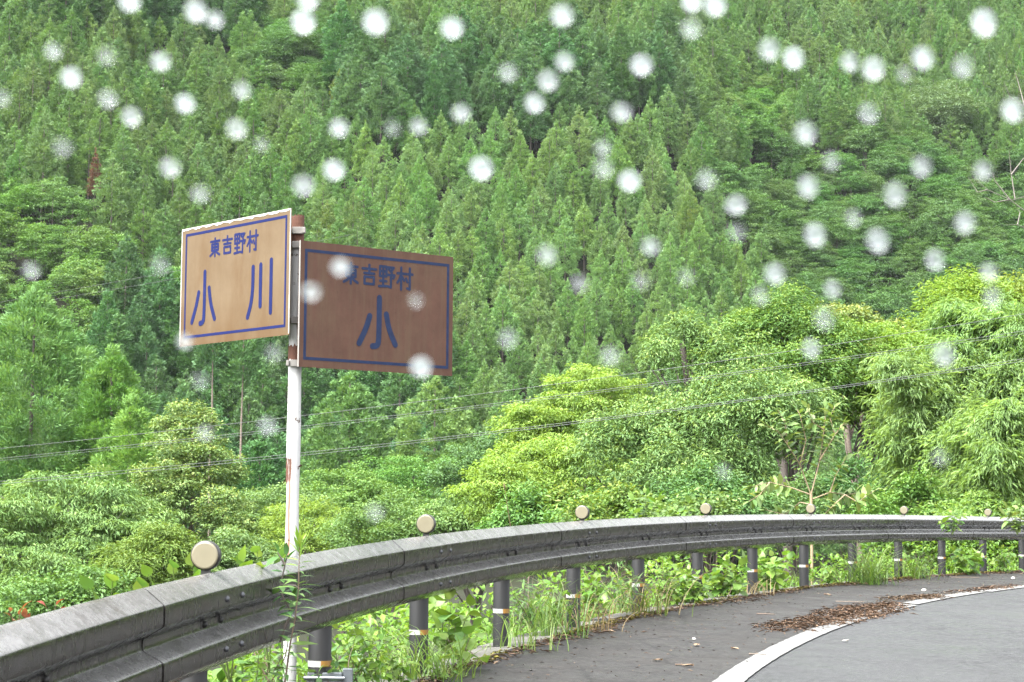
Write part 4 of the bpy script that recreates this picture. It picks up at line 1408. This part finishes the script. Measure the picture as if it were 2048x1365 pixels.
for k, fk in enumerate(forks):
    st_.append(np.array([P(a, b, 32 + .35 * math.sin(k * 2.3) * i / 3) for i, (a, b) in enumerate(fk)]))
leafy("shrub", "shrub with pale large leaves and bare tan branches behind the rail, above the fifth reflector", "shrub", None, 400, so, st_[1:], 'pale', 300, (.16, .26), 'branch_tan', .013, .15, start=.30)
mb = MB(); mb.tube(st_[0] - so, .026, 7); mb.build("trunk", M['branch_tan'], bpy.data.objects["shrub"] if False else [o for o in COL.objects if o.get("label", "").startswith("shrub with pale large")][0])

# goldenrod growing up in front of the rail, beside the pole
gb = P(566, 1400, 7.75); gtop = P(600, 1075, 7.75)
gs = np.array([P(a, b, 7.75) for a, b in ((560, 1420), (572, 1350), (580, 1290), (590, 1240), (597, 1180), (598, 1130), (600, 1085))])
leafy("goldenrod", "tall narrow-leaved weed with a bright tip growing in front of the rail by the pole", "weed", None, 401, gs[0], [gs], 'gold', 54, (.075, .12), 'stem_brown', .0045, .22, tipkey='goldtip', start=.10)
tipo = [o for o in COL.objects if o.name.startswith("goldenrod")][0]
for k in range(12):
    al = k * 2.4
    place_leaf(tipo, gs[0], 'goldtip', rv, gs[-1] + np.array([0, 0, -.012 * (k % 5)]), np.array([.5 * math.cos(al), .5 * math.sin(al), 1.0 - .05 * k]), np.array([-math.cos(al), -math.sin(al), .6]), rv.uniform(.06, .10))
vs = np.array([P(a, b, 7.85) for a, b in ((560, 1285), (574, 1245), (583, 1225), (566, 1195), (561, 1170), (570, 1130), (575, 1110))])
leafy("climbing_vine", "thin dark bent vine stem with dark leaves against the rail left of the tall weed", "vine", None, 402, vs[0], [vs, np.array([vs[4], P(590, 1172, 7.85), P(605, 1180, 7.85)]), np.array([vs[5], P(555, 1105, 7.85)])], 'dark', 26, (.05, .09), 'bark_dark', .0065, .5, start=.3)

# vines and weeds just behind the near rail, showing above it
for k, (u0, v0, d, lab) in enumerate(((225, 1168, 7.6, "light green large-leaved vine shoot over the rail far left of the nearest reflector"), (345, 1140, 7.7, "row of light green heart-shaped leaves on the rail left of the nearest reflector"),
                                      (432, 1118, 7.9, "light green leaves tucked behind the nearest round reflector"), (515, 1112, 8.6, "light green leaf shoot over the rail between nearest reflector and pole"))):
    p1 = P(u0, v0, d)
    p0 = p1 + np.array([rv.uniform(-.05, .05), .25, -.55])
    leafy("kudzu_vine", lab, "vine", None, 410 + k, p0, [bend(p0, p1 + np.array([dx, 0, dz]), rv) for dx, dz in ((-.10, -.02), (.0, .02), (.12, .0), (.2, -.03))[:4 if k != 3 else 3]], 'kudzu', 26, (.06, .11), 'stem_green', .004, .2, start=.55)
# sapling tips between the third and fourth reflectors, and others over the rail
for k, (u0, v0, v1, d, key, L, lab) in enumerate(((1292, 985, 1045, 22, 'small', (.10, .17), "bright green sapling tip over the rail left of the fourth reflector"), (1378, 1005, 1040, 21, 'small', (.09, .15), "short bright sprig beside the fourth round reflector"),
                                                  (2035, 1005, 1045, 27, 'pale', (.14, .22), "yellowish leafy shrub over the rail at the right edge"), (1905, 1015, 1045, 26, 'small', (.08, .13), "small sprig over the rail between the last two reflectors"))):
    p0, p1 = P(u0, v1 + 25, d), P(u0, v0, d)
    leafy("sapling", lab, "sapling", None, 420 + k, p0, [bend(p0, p1 + np.array([dx, dy, dz]), rv) for dx, dy, dz in ((0, 0, 0), (-.14, .1, -.08), (.15, -.05, -.06), (.08, .1, -.16), (-.2, 0, -.18))], key, 60, L, 'stem_green', .006, .2)
# tall dry stalk over the rail
mb = MB()
p0, p1 = P(1022, 1060, 13.2), P(1008, 968, 13.2)
t = empty("dry_stalk", p0, "thin pale dry stalk standing over the rail left of the third reflector", "stalk")
mb.tube([p0 - p0, (p1 - p0) * .5, p1 - p0], [.003, .0025, .002], 5)
mb.tube([(p1 - p0) * .88, (p1 - p0) * .95, (p1 - p0) * 1.02], [.003, .009, .002], 6)
mb.build("stem", M['dry_blade'], t)

# weeds under and behind the rail between the posts
weeds = [  # u, v_top, v_base, d, spread px, kind, leaves, leaf size, label
    (725, 1225, 1375, 9.9, 65, 'small', 120, (.05, .085), "dense green leafy weed between the pole's post and the next post"),
    (690, 1290, 1385, 9.7, 40, 'deep', 70, (.05, .08), "darker leafy weed low beside the post nearest the pole"),
    (785, 1270, 1375, 10.3, 40, 'small', 70, (.05, .09), "leafy weed pressed against the left side of the second post with a white band"),
    (655, 1330, 1385, 9.2, 25, 'deep', 26, (.05, .08), "small dark-leaved weed at the foot of the post nearest the pole"),
    (470, 1300, 1390, 8.6, 60, 'small', 60, (.06, .10), "narrow-leaved green weed under the beam left of the sign pole"),
    (535, 1270, 1385, 9.0, 40, 'gold', 70, (.07, .12), "clump of lance-leaved weeds directly left of the pole's foot"),
    (905, 1195, 1300, 11.6, 55, 'kudzu', 26, (.10, .17), "large heart-leaved plant between the second and third banded posts"),
    (940, 1250, 1330, 11.4, 50, 'kudzu', 20, (.09, .15), "low broad-leaved plant at the kerb between second and third banded posts"),
    (880, 1300, 1370, 10.9, 30, 'small', 22, (.05, .09), "small weed sprouting beside the second banded post"),
    (1050, 1145, 1260, 14.2, 55, 'gold', 110, (.08, .14), "upright narrow-leaved weeds right behind the third banded post"),
    (1105, 1150, 1250, 14.8, 40, 'small', 80, (.06, .10), "leafy weeds left of the fourth banded post"),
    (1190, 1135, 1240, 15.8, 50, 'small', 120, (.06, .11), "thick leafy weeds right of the fourth banded post"),
    (1235, 1130, 1225, 16.4, 45, 'gold', 90, (.09, .15), "slanting narrow-leaved weeds left of the grass-wrapped post"),
    (1335, 1115, 1215, 18.0, 45, 'small', 130, (.07, .12), "bright leafy bush right of the grass-wrapped post"),
    (1385, 1135, 1205, 18.6, 45, 'knot', 90, (.07, .12), "leafy bush in front of the half-hidden post"),
    (1445, 1115, 1195, 19.8, 45, 'knot', 90, (.08, .14), "heart-leaved weeds left of the sixth banded post"),
    (1545, 1110, 1180, 21.5, 35, 'knot', 70, (.09, .16), "heart-leaved vine with a pale bare stem right of the sixth banded post"),
    (1665, 1130, 1172, 23.2, 40, 'small', 60, (.07, .12), "low weeds left of the eighth banded post"),
    (1740, 1120, 1168, 24.4, 35, 'small', 60, (.08, .13), "low weeds by the tall grass under the far rail"),
    (1845, 1105, 1160, 26.2, 40, 'gold', 80, (.10, .18), "narrow-leaved weeds between two far posts under the rail"),
    (1930, 1095, 1155, 28, 40, 'knot', 70, (.09, .15), "leafy weeds under the far rail towards the right edge"),
    (2005, 1095, 1150, 29.5, 40, 'small', 70, (.09, .15), "leafy weeds under the rail at the very right edge"),
]
for k, (u0, v0, v1, d, sp_, key, nl, Lr, lab) in enumerate(weeds):
    r = np.random.default_rng(500 + k)
    p0 = P(u0, v1, d)
    ns = 9 if nl > 60 else 5
    sts = []
    for q in range(ns):
        b0 = P(u0 + r.uniform(-.7, .7) * sp_, v1, d + r.uniform(-.15, .25))
        tp = P(u0 + r.uniform(-1, 1) * sp_, v0 + (v1 - v0) * (r.uniform(0, .5) if q > 1 else 0), d + r.uniform(-.2, .3))
        sts.append(bend(b0, tp, r, 6, .07))
    leafy("weed_plant", lab, "weed", "leafy weeds along the guardrail posts", 520 + k, p0, sts, key, int(nl * 1.25), Lr, 'stem_brown' if k % 2 else 'stem_green', .004, .3, start=.12)

# filler greenery on the bank behind the weeds (nobody could count its leaves)
parts = []
r = np.random.default_rng(610)
for s0 in np.arange(-3.0, 40, .17):
    for q in range(3):
        D = r.uniform(.35, 2.6)
        x, y, th = path(s0 + r.uniform(-.2, .2), -D)
        z = float(base_z(s0)) - .15 - .62 * (D - .25) + r.uniform(.0, .62)
        nl = 60
        e = rdir(r, nl); e[:, 2] = abs(e[:, 2])
        pos = np.array([x, y, z]) + e * np.array([.24, .24, .22])
        v, f = leaf_cloud(pos, unit(e + rdir(r, nl) * .6 + np.array([0, 0, -.3])), unit(np.array([0, 0, .9]) + e * .4 + rdir(r, nl) * .4), r.uniform(.05, .10, nl), r.uniform(.028, .05, nl))
        parts.append((v, f, np.clip(r.normal(.42, .2, nl) + r.normal(0, .12), 0, 1)))
tag(link("bank_undergrowth", leaf_mesh("bank_undergrowth", parts, M['weed'])), "low leafy undergrowth covering the bank behind the guardrail", "undergrowth", kind='stuff')


def grass(r, roots, hmin, hmax, wd, lean, nseg=4):
    """curved tapering blades, one strip each"""
    V, F, T, o = [], [], [], 0
    for p in roots:
        h = r.uniform(hmin, hmax)
        al = r.uniform(0, 6.28)
        dr = np.array([math.cos(al), math.sin(al), 0]) * h * lean * r.uniform(.3, 1.3)
        sd_ = np.array([-math.sin(al), math.cos(al), 0]) * wd * r.uniform(.6, 1.2)
        be = r.uniform(1.6, 2.8)
        for i in range(nseg + 1):
            f = i / nseg
            c = p + dr * f ** be + np.array([0, 0, h * (f - .35 * f ** 3 * min(1.5, lean))])
            ww = sd_ * (1 - f ** 1.6) * .5
            V += [c - ww, c + ww]
            if i < nseg: F.append((o + 2 * i, o + 2 * i + 1, o + 2 * i + 3, o + 2 * i + 2))
        o += 2 * (nseg + 1)
        T += [np.clip(r.normal(.45, .22), 0, 1)] * (2 * (nseg + 1))
    return V, F, T


r = np.random.default_rng(640)
roots = []
for s0 in np.arange(-1.0, 36, .035):
    if r.random() < .30 + .3 * math.sin(s0 * 1.3) + .2 * math.sin(s0 * 3.1): continue
    D = abs(r.normal(.32, .16)) + .04
    x, y, _ = path(s0, -D)
    roots.append(np.array([x, y, float(base_z(s0)) - .12]))
V, F, T = grass(r, roots, .15, .50, .010, .8)
me = mesh_np("roadside_grass", V, F, T); me.materials.append(M['grass_blade'])
tag(link("roadside_grass", me), "thin green grass blades along the kerb under the guardrail", "grass", kind='stuff')
tufts = [(850, 1370, 10.7, .62, 70, 'grass_blade', "long yellow-green grass tuft right of the second banded post"), (885, 1365, 11.0, .5, 50, 'grass_blade', "short bright grass tuft at the kerb between second and third banded posts"),
         (1095, 1262, 13.9, .75, 80, 'grass_blade', "tall arching grass tuft left of the fourth banded post"), (1170, 1255, 14.6, .55, 40, 'dry_blade', "thin dry grass at the foot of the fourth banded post"),
         (1288, 1226, 16.7, .75, 60, 'dry_blade', "dry straw-coloured grass wrapped round the fifth banded post"), (1300, 1224, 16.5, .6, 40, 'grass_blade', "thin green grass beside the dry grass-wrapped post"),
         (1745, 1172, 23.6, .95, 110, 'grass_blade', "big arching green grass clump between two posts under the far rail"), (1720, 1172, 23.4, .7, 60, 'grass_blade', "smaller grass clump left of the big arching one"),
         (1830, 1164, 25.6, .7, 60, 'grass_blade', "grass clump right of the ninth banded post"), (1515, 1190, 20.2, .45, 24, 'dry_blade', "dry grass blades leaning on the sixth banded post"), (1040, 1290, 12.8, .5, 40, 'grass_blade', "green grass at the right side of the third banded post")]
for k, (u0, v0, d, hh, nb, mt, lab) in enumerate(tufts):
    p0 = P(u0, v0, d)
    r = np.random.default_rng(660 + k)
    V, F, T = grass(r, [np.array([r.normal(0, .13), abs(r.normal(0, .12)) + .06, -.08]) for _ in range(int(nb * 1.1))], hh * .45, hh * 1.15, .009 if d < 18 else .014, 1.15, 6)
    t = empty("grass_tuft", p0, lab, "grass", "grass tufts along the guardrail")
    me = mesh_np("blades", V, F, T); me.materials.append(M[mt])
    tag(link("blades", me, t), kind='stuff')

# ------------------------------------------------------------------ litter on the road edge


def bits(r, pts, lmin, lmax, wmin, wmax, zr=.012):
    n_ = len(pts)
    al = r.uniform(0, 6.28, n_)
    a = np.c_[np.cos(al), np.sin(al), r.normal(0, .12, n_)]
    nn = unit(np.c_[r.normal(0, .25, n_), r.normal(0, .25, n_), np.ones(n_)])
    v, f = leaf_cloud(pts + np.c_[np.zeros((n_, 2)), r.uniform(.002, zr, n_)], a, nn, r.uniform(lmin, lmax, n_), r.uniform(wmin, wmax, n_), fold=.3)
    return v, f, np.clip(r.beta(1.6, 2.2, n_), 0, 1)


def road_points(s, t, dz=.006):
    x, y, _ = path(s, t)
    return np.c_[x, y, road_z(s, t) + dz]


def in_patch(r, poly, n_):
    poly = np.array(poly, float)
    u = r.uniform(poly[:, 0].min(), poly[:, 0].max(), n_ * 3); v = r.uniform(poly[:, 1].min(), poly[:, 1].max(), n_ * 3)
    k = inpoly(u, v, poly)
    return u[k][:n_], v[k][:n_]


r = np.random.default_rng(700)
heaps = [([(1505, 1254), (1560, 1246), (1625, 1235), (1650, 1223), (1720, 1213), (1790, 1208), (1815, 1214), (1800, 1226), (1750, 1240), (1690, 1250), (1620, 1264), (1545, 1266)], 1900, "long heap of brown needles and twigs lying across the white line"),
         [[(1760, 1199), (1830, 1193), (1880, 1191), (1882, 1199), (1840, 1203), (1775, 1204)], 420, "smaller strip of brown litter just left of the far white line"],
         [[(1890, 1188), (1960, 1178), (2035, 1172), (2030, 1178), (1960, 1185), (1900, 1190)], 320, "thin scatter of brown litter along the far white line"]]
for poly, cnt, lab in heaps:
    hits = np.array([road_hit(a, b) for a, b in poly])
    lo, hi = hits.min(0), hits.max(0)
    s_, t_ = r.uniform(lo[0], hi[0], cnt * 6), r.uniform(lo[1], hi[1], cnt * 6)
    k = inpoly(s_, t_, hits + r.normal(0, .01, hits.shape))
    s_, t_ = s_[k][:cnt], t_[k][:cnt]
    s_, t_ = s_ + r.normal(0, .16, len(s_)), t_ + r.normal(0, .045, len(t_))
    v, f, tt = bits(r, road_points(s_, t_, .012), .025, .12, .003, .011, .016)
    v2, f2, tt2 = bits(r, road_points(s_[:len(s_) // 3], t_[:len(t_) // 3], .012), .015, .05, .008, .022, .014)
    tag(link("leaf_litter", leaf_mesh("leaf_litter", [(v, f, tt * .8), (v2, f2, tt2)], M['litter'])), lab, "leaf litter", kind='stuff')
s_ = r.uniform(1.5, 45, 5200); t_ = .19 + np.abs(r.normal(0, .085, 5200)) * (1 + .7 * np.sin(s_ * 1.1) + .4 * np.sin(s_ * 2.7)) - .04
v, f, tt = bits(r, road_points(s_, t_, .010), .02, .10, .004, .016, .016)
tag(link("edge_litter", leaf_mesh("edge_litter", [(v, f, tt)], M['litter'])), "strip of brown needles and leaf bits along the kerb", "leaf litter", kind='stuff')
s_ = r.uniform(1.5, 45, 5200); k = np.sin(s_ * 1.7) + np.sin(s_ * .83 + 1) + r.normal(0, .4, len(s_)) > -.4; s_ = s_[k]
t_ = .13 + np.abs(r.normal(0, .055, len(s_)))
v, f, tt = bits(r, road_points(s_, t_, .012), .015, .05, .012, .03, .02)
tag(link("moss", leaf_mesh("moss", [(v, f, tt)], M['moss'])), "yellow-brown moss growing along the kerb edge", "moss", kind='stuff')
s_ = r.uniform(0, 40, 1500); t_ = r.uniform(.2, 1.75, 1500) ** 1.0
v, f, tt = bits(r, road_points(s_, t_, .006), .010, .045, .003, .010, .005)
tag(link("road_crumbs", leaf_mesh("road_crumbs", [(v, f, tt)], M['litter'])), "sparse crumbs of needles and bark on the grey shoulder", "leaf litter", kind='stuff')
r = np.random.default_rng(720)
M['pebble'] = simple("pebble", (.42, .40, .37), .7, var=.2, scale=40)
singles = [(1700, 1206, 'twig', .30, "longest brown twig, lying just above the litter heap"), (1531, 1231, 'twig', .16, "short brown twig on the shoulder left of the litter heap"), (1515, 1312, 'twig', .12, "brown twig lying on the near end of the white line"),
           (1393, 1295, 'bark', .08, "flat dark piece of bark on the shoulder"), (1470, 1302, 'bark', .07, "pale brown bark flake near the white line"), (1388, 1282, 'pebble', .035, "white pebble on the near shoulder"), (1690, 1286, 'scrap', .06, "small white scrap on the lane right of the white line"),
           (1315, 1325, 'bark', .07, "light brown bark flake low on the shoulder"), (1848, 1184, 'pebble', .06, "grey stone near the far litter strip"), (2026, 1160, 'pebble', .07, "grey stone at the far right by the kerb"), (1655, 1192, 'bark', .09, "brown leaf on the far shoulder above the heap"),
           (1365, 1334, 'twig', .10, "thin dark twig low on the shoulder"), (1375, 1336, 'bark', .08, "crumpled tan leaf at the bottom of the shoulder"), (1930, 1157, 'twig', .40, "long thin twig on the far shoulder by the kerb"), (1062, 1345, 'pebble', .025, "black pebble on the shoulder near the bottom edge")]
for k, (u0, v0, ty, L, lab) in enumerate(singles):
    s0, t0 = road_hit(u0, v0)
    p = road_points(np.array([s0]), np.array([t0]), .006)[0]
    mb = MB()
    al = r.uniform(-.4, .4) + (0 if ty != 'bark' else r.uniform(0, 3))
    a = np.array([math.cos(al), math.sin(al), 0]); b = np.array([-a[1], a[0], 0])
    if ty == 'twig':
        q = [a * L * f + b * L * .05 * math.sin(f * 7 + k) + np.array([0, 0, .006]) for f in np.linspace(-.5, .5, 6)]
        mb.tube(q, np.linspace(.006, .003, 6), 6)
        mb.tube([q[2], q[2] + b * L * .14 + a * L * .1 + np.array([0, 0, .01])], [.003, .0015], 5)
        mt = M['stem_brown'] if k % 2 else M['bark']
    elif ty == 'pebble':
        V, F = [], []
        for i in range(5):
            for j in range(8):
                ph, th_ = math.pi * i / 4, 2 * math.pi * j / 8
                rr = L * .5 * r.uniform(.8, 1.1)
                V.append((rr * math.sin(ph) * math.cos(th_), rr * math.sin(ph) * math.sin(th_) * .8, rr * .6 * math.cos(ph) + L * .22))
        for i in range(4):
            for j in range(8): F.append((i * 8 + j, i * 8 + (j + 1) % 8, (i + 1) * 8 + (j + 1) % 8, (i + 1) * 8 + j))
        mb.add(V, F, 0, True)
        mt = M['pebble'] if 'black' not in lab else M['housing']
    else:
        m_ = 7
        V = [(a * (L * (f - .5)) + b * sgn * L * .28 * math.sin(math.pi * (f * .9 + .05)) + np.array([0, 0, .004 + .012 * abs(sgn) * (f * .7 + .3) + .004 * r.random()])) for f in np.linspace(0, 1, m_) for sgn in (-1, 0, 1)]
        F = [(i * 3 + j, i * 3 + j + 1, i * 3 + j + 4, i * 3 + j + 3) for i in range(m_ - 1) for j in range(2)]
        mb.add(V, F)
        mt = M['litter_tan'] if ty == 'bark' else M['peel']
    o = mb.build({'twig': "twig", 'bark': "bark_flake", 'pebble': "pebble", 'scrap': "paper_scrap"}[ty], mt)
    o.location = p
    tag(o, lab, {'twig': "twig", 'bark': "bark flake", 'pebble': "stone", 'scrap': "scrap"}[ty])

# a clump of orange-red dead leaves peeping over the near rail
for k, (u0, v0, lab, nl) in enumerate(((28, 1222, "orange-red dead leaves peeping over the rail at the left edge", 14), (98, 1208, "small orange-red dead leaf tuft over the rail just right of the larger one", 6))):
    p = P(u0, v0, 7.2)
    LM.setdefault('red', [leaf_shape("leaf", 1.0, PR['ovate'], .3, .8, M['red_leaf'], t_) for t_ in (.3, .7)])
    q0 = p + np.array([0, .1, -.3])
    leafy("dead_sprig", lab, "dead leaves", None, 800 + k, q0, [bend(q0, p + np.array([dx, 0, dz]), rv) for dx, dz in ((-.02, 0), (.03, .01), (.05, -.02))], 'red', nl, (.04, .07), 'stem_brown', .003, 1.2, start=.7)

# bare dead tree reaching in from the right
bt = P(2120, 700, 47); bt[2] = gz(bt[0], bt[1])
t = empty("bare_tree", bt, "leafless grey tree whose bare twigs reach in at the right edge", "tree")
mb = MB()
tr_ = [(2120, 900), (2110, 700), (2115, 520), (2100, 380), (2085, 240), (2080, 120)]
mb.tube([bt - bt] + [P(a, b, 47) - bt for a, b in tr_], np.linspace(.16, .03, 7), 8)
br_ = [[(2112, 480), (2060, 430), (2020, 400), (1975, 380), (1945, 355)], [(2020, 400), (1990, 362), (1985, 345)], [(2100, 380), (2060, 390), (2030, 400), (2015, 400)], [(2030, 398), (2022, 345), (2018, 300)], [(2022, 350), (2045, 320), (2065, 300)],
       [(2085, 240), (2050, 215), (2020, 195), (2008, 165)], [(2050, 215), (2035, 160), (2028, 140)], [(2112, 500), (2060, 460), (2035, 450), (2010, 450)], [(2035, 450), (2040, 425), (2032, 415)], [(1975, 380), (1955, 385), (1935, 352)], [(2020, 400), (1990, 405), (1970, 395)]]
for k, q in enumerate(br_):
    mb.tube([P(a, b, 47 + .1 * k * (i > 0)) - bt for i, (a, b) in enumerate(q)], np.linspace(.017, .004, len(q)), 6)
mb.build("trunk", M['bark_grey'], t)
# tall bare cedar trunks seen below the ochre board
for (u0, v0, v1, lab) in ((427, 640, 880, "tall cedar with a long bare trunk below the ochre board, left one of two"), (487, 665, 880, "tall cedar with a bare trunk below the ochre board, right one of two"), (1352, 112, 260, "pale dead cedar trunk standing out high on the hillside right of centre")):
    d = 190
    if v0 < 300:
        d = next(q for q in np.arange(300, 460, 1.0) if gz(*P(u0, 190, q)[:2]) > P(u0, 190, q)[2])
        v1 = 190
    top, bot = P(u0, v0, d), P(u0, v1, d)
    g = min(gz(top[0], top[1]), bot[2])
    t = empty("cedar_tree", (top[0], top[1], g), lab, "cedar")
    link("trunk", unit_trunk("trunk", top[2] - g, .21 if v0 > 300 else .28, M['bark_grey' if v0 < 300 else 'bark'], int(u0)), t)
    if v0 > 300:
        link("crown", cedar_crown("crown", int(u0), 5.2, 2.0, 60, 50, M['cedar_old'], .55, .46, .15, z0=top[2] - g - 4.6, ps=.7), t)
    else:
        link("crown", cedar_crown("crown", int(u0), 2.2, 1.2, 16, 10, M['cedar_red'], .55, .4, .2, z0=top[2] - g - 2, ps=.4), t)

# ------------------------------------------------------------------ wires across the valley
M['wire'] = simple("wire", (.045, .05, .05), .4, .4, .5, .1, 5)
wires = [([(-160, 914), (0, 897), (600, 831), (1000, 786), (1500, 713), (2048, 628), (2260, 592)], "uppermost power cable crossing behind the sign pole"),
         ([(-160, 934), (0, 917), (600, 852), (1000, 809), (1500, 740), (2048, 662), (2260, 630)], "second power cable from the top behind the sign pole"),
         ([(-160, 938), (0, 921), (600, 857), (1000, 813), (1500, 744), (2048, 668), (2260, 637)], "thin cable running close under the second power cable"),
         ([(-160, 977), (0, 962), (600, 907), (1000, 862), (1500, 798), (2048, 717), (2260, 685)], "third power cable, lowest pair's upper strand, over the bamboo"),
         ([(-160, 982), (0, 967), (600, 912), (1000, 867), (1500, 801), (2048, 722), (2260, 692)], "lowest power cable, running just under the third one")]
for k, (q, lab) in enumerate(wires):
    pts = np.array([P(a, b, 38 - (a + 160) / 2420 * 5) for a, b in q])
    s_ = np.linspace(0, 1, 40); kx = np.array([(a + 160) / 2420 for a, _ in q])
    cf = [np.polyfit(kx, pts[:, i], 3) for i in range(3)]
    pts = np.stack([np.polyval(c, s_) for c in cf], 1)
    mb = MB(); mb.tube(pts - pts[0], .0052 if k != 2 else .0038, 6)
    o = mb.build("power_line", M['wire']); o.location = pts[0]
    tag(o, lab, "power line", "power cables crossing the valley")
for k, (q, lab) in enumerate(((((-100, 622), (0, 605), (340, 545), (700, 470)), "faint distant wire at the left, upper of two"), (((-100, 640), (0, 618), (340, 560), (700, 490)), "faint distant wire at the left, lower of two"))):
    pts = np.array([P(a, b, 150) for a, b in q])
    mb = MB(); mb.tube(pts - pts[0], .011, 5)
    o = mb.build("power_line", M['wire']); o.location = pts[0]
    tag(o, lab, "power line", "faint wires before the left hillside")

# ------------------------------------------------------------------ windscreen raindrops, hung in mid-air with the pane left out
for nm_, cl in (("a", .30), ("b", .48), ("c", .61), ("d", .73), ("e", .83)):       # a thin film lets more of the view straight through
    n = NT("rain_water_" + nm_)
    gl = n.new('ShaderNodeBsdfGlass', {'Color': (1, 1, 1, 1), 'Roughness': .45, 'IOR': 1.333})
    tr = n.new('ShaderNodeBsdfTransparent')
    ts = n.new('ShaderNodeBsdfTranslucent', {'Color': (.55, .60, .62, 1)})
    g2 = n.new('ShaderNodeMixShader', {0: .55, 1: gl.outputs[0], 2: ts.outputs[0]})
    mx = n.new('ShaderNodeMixShader', {0: cl, 1: g2.outputs[0], 2: tr.outputs[0]})
    n.l.new(mx.outputs[0], n.out.inputs[0])
    M['rain_' + nm_] = n.m
drops = """259 3 .9;391 22 .8;429 39 .6;606 44 1;615 0 .7;106 102 .35;212 112 .25;321 123 .5;142 155 1;3 196 .3;215 198 .45;484 181 .5;263 234 .55;370 207 1;473 258 .6;523 289 .3;125 294 .3;678 256 .75;340 335 .5;668 340 .95;607 371 .6;400 388 .45;
751 44 1;904 56 1;1124 31 .85;1384 2 .9;1382 58 .45;1129 123 .5;1016 145 .45;1096 162 .5;1283 130 .8;1069 207 .85;922 226 .65;1243 224 .6;837 253 .5;785 256 .25;962 337 .95;1206 296 .35;1207 337 .4;1259 362 .95;
1430 11 1;1539 99 .5;1587 116 1;1699 124 .6;1747 138 .85;1808 147 .3;1846 116 1;1926 133 .4;1968 46 1;1737 227 .45;1611 266 .75;2025 221 .9;1663 322 .35;1843 333 .5;1966 341 .55;1413 358 .45;1472 410 .65;1616 373 .7;1790 389 .65;1707 436 .4;1630 470 .75;1756 482 .7;1930 446 .7;1474 465 .25;1870 520 .5;
1094 510 .65;1301 493 .6;1159 567 .35;1281 562 .25;1372 554 .25;1016 677 .4;1221 712 .45;681 534 .7;622 584 .6;369 683 .5;842 734 .95;548 706 .3;832 602 .2;62 541 .35;320 530 .3;1550 548 .75;1665 578 .5;1521 592 .4;1978 545 .5;1985 595 .4;1648 637 .35;1622 697 .5;1888 710 .6;400 762 .25;410 866 .45;535 852 .4;750 1025 .35;1447 943 .3;1880 915 .25"""
drops = [tuple(float(x) for x in q.split()) for q in drops.replace("\n", "").split(";") if q.strip()]
V, F, ns, nr = [], [], 20, 14
for i in range(nr + 1):
    ph = math.pi * i / nr
    for j in range(ns):
        al = 2 * math.pi * j / ns
        rr = math.sin(ph) * (1 + .06 * math.cos(ph))
        V.append((rr * math.cos(al), rr * math.sin(al), math.cos(ph) * .94))
for i in range(nr):
    for j in range(ns): F.append((i * ns + j, (i + 1) * ns + j, (i + 1) * ns + (j + 1) % ns, i * ns + (j + 1) % ns))
dms = []
for nm_ in ("a", "b", "c", "d", "e"):
    dm = mesh_np("raindrop", V, F, smooth=True); dm.materials.append(M["rain_" + nm_]); dms.append(dm)
r = np.random.default_rng(850)
for (u0, v0, b) in drops:
    d = r.uniform(.27, .33)
    o = link("raindrop", dms[0 if b > .88 else 1 if b > .66 else 2 if b > .48 else 3 if b > .33 else 4], None, loc=P(u0, v0, d))
    rad = d / FPX * (13.5 + 6.5 * b) * r.uniform(.86, 1.12)
    o.scale = (rad, rad, rad * (r.uniform(.92, 1.06) + (.22 if u0 > 1480 else .0)))
    o.rotation_euler = (0, r.uniform(-.3, .3) + (-.25 if u0 > 1480 else 0), 0)
    kd = "bright white blurred raindrop" if b > .6 else "faint translucent blurred raindrop"
    if u0 < 585 and v0 > 660 and v0 < 690: ph = "over the ochre board's lower left corner"
    elif 590 < u0 < 910 and 500 < v0 < 760: ph = {681: "over the first small character of the brown board", 622: "over the brown board's left border", 842: "over the brown board's lower right", 832: "over the brown board's right half"}.get(int(u0), "over the brown board")
    elif v0 > 740: ph = {400: "over the bare trunks left of the pole", 410: "over the yellow-green tree left of the pole", 535: "over the dark trees just left of the pole", 750: "over the low trees above the second reflector", 1447: "over the dark bush above the fourth reflector", 1880: "over the bamboo's lower left"}.get(int(u0), "over the bushes")
    else: ph = "before " + where(u0, v0).replace("low on the hillside", "the lower slope").replace("halfway up the hillside", "the middle slope").replace("high on the hillside", "the upper slope").replace("near the top of the hillside", "the topmost slope")
    tag(o, kd + " " + ph, "raindrop", "bright raindrops" if b > .6 else "faint raindrops")
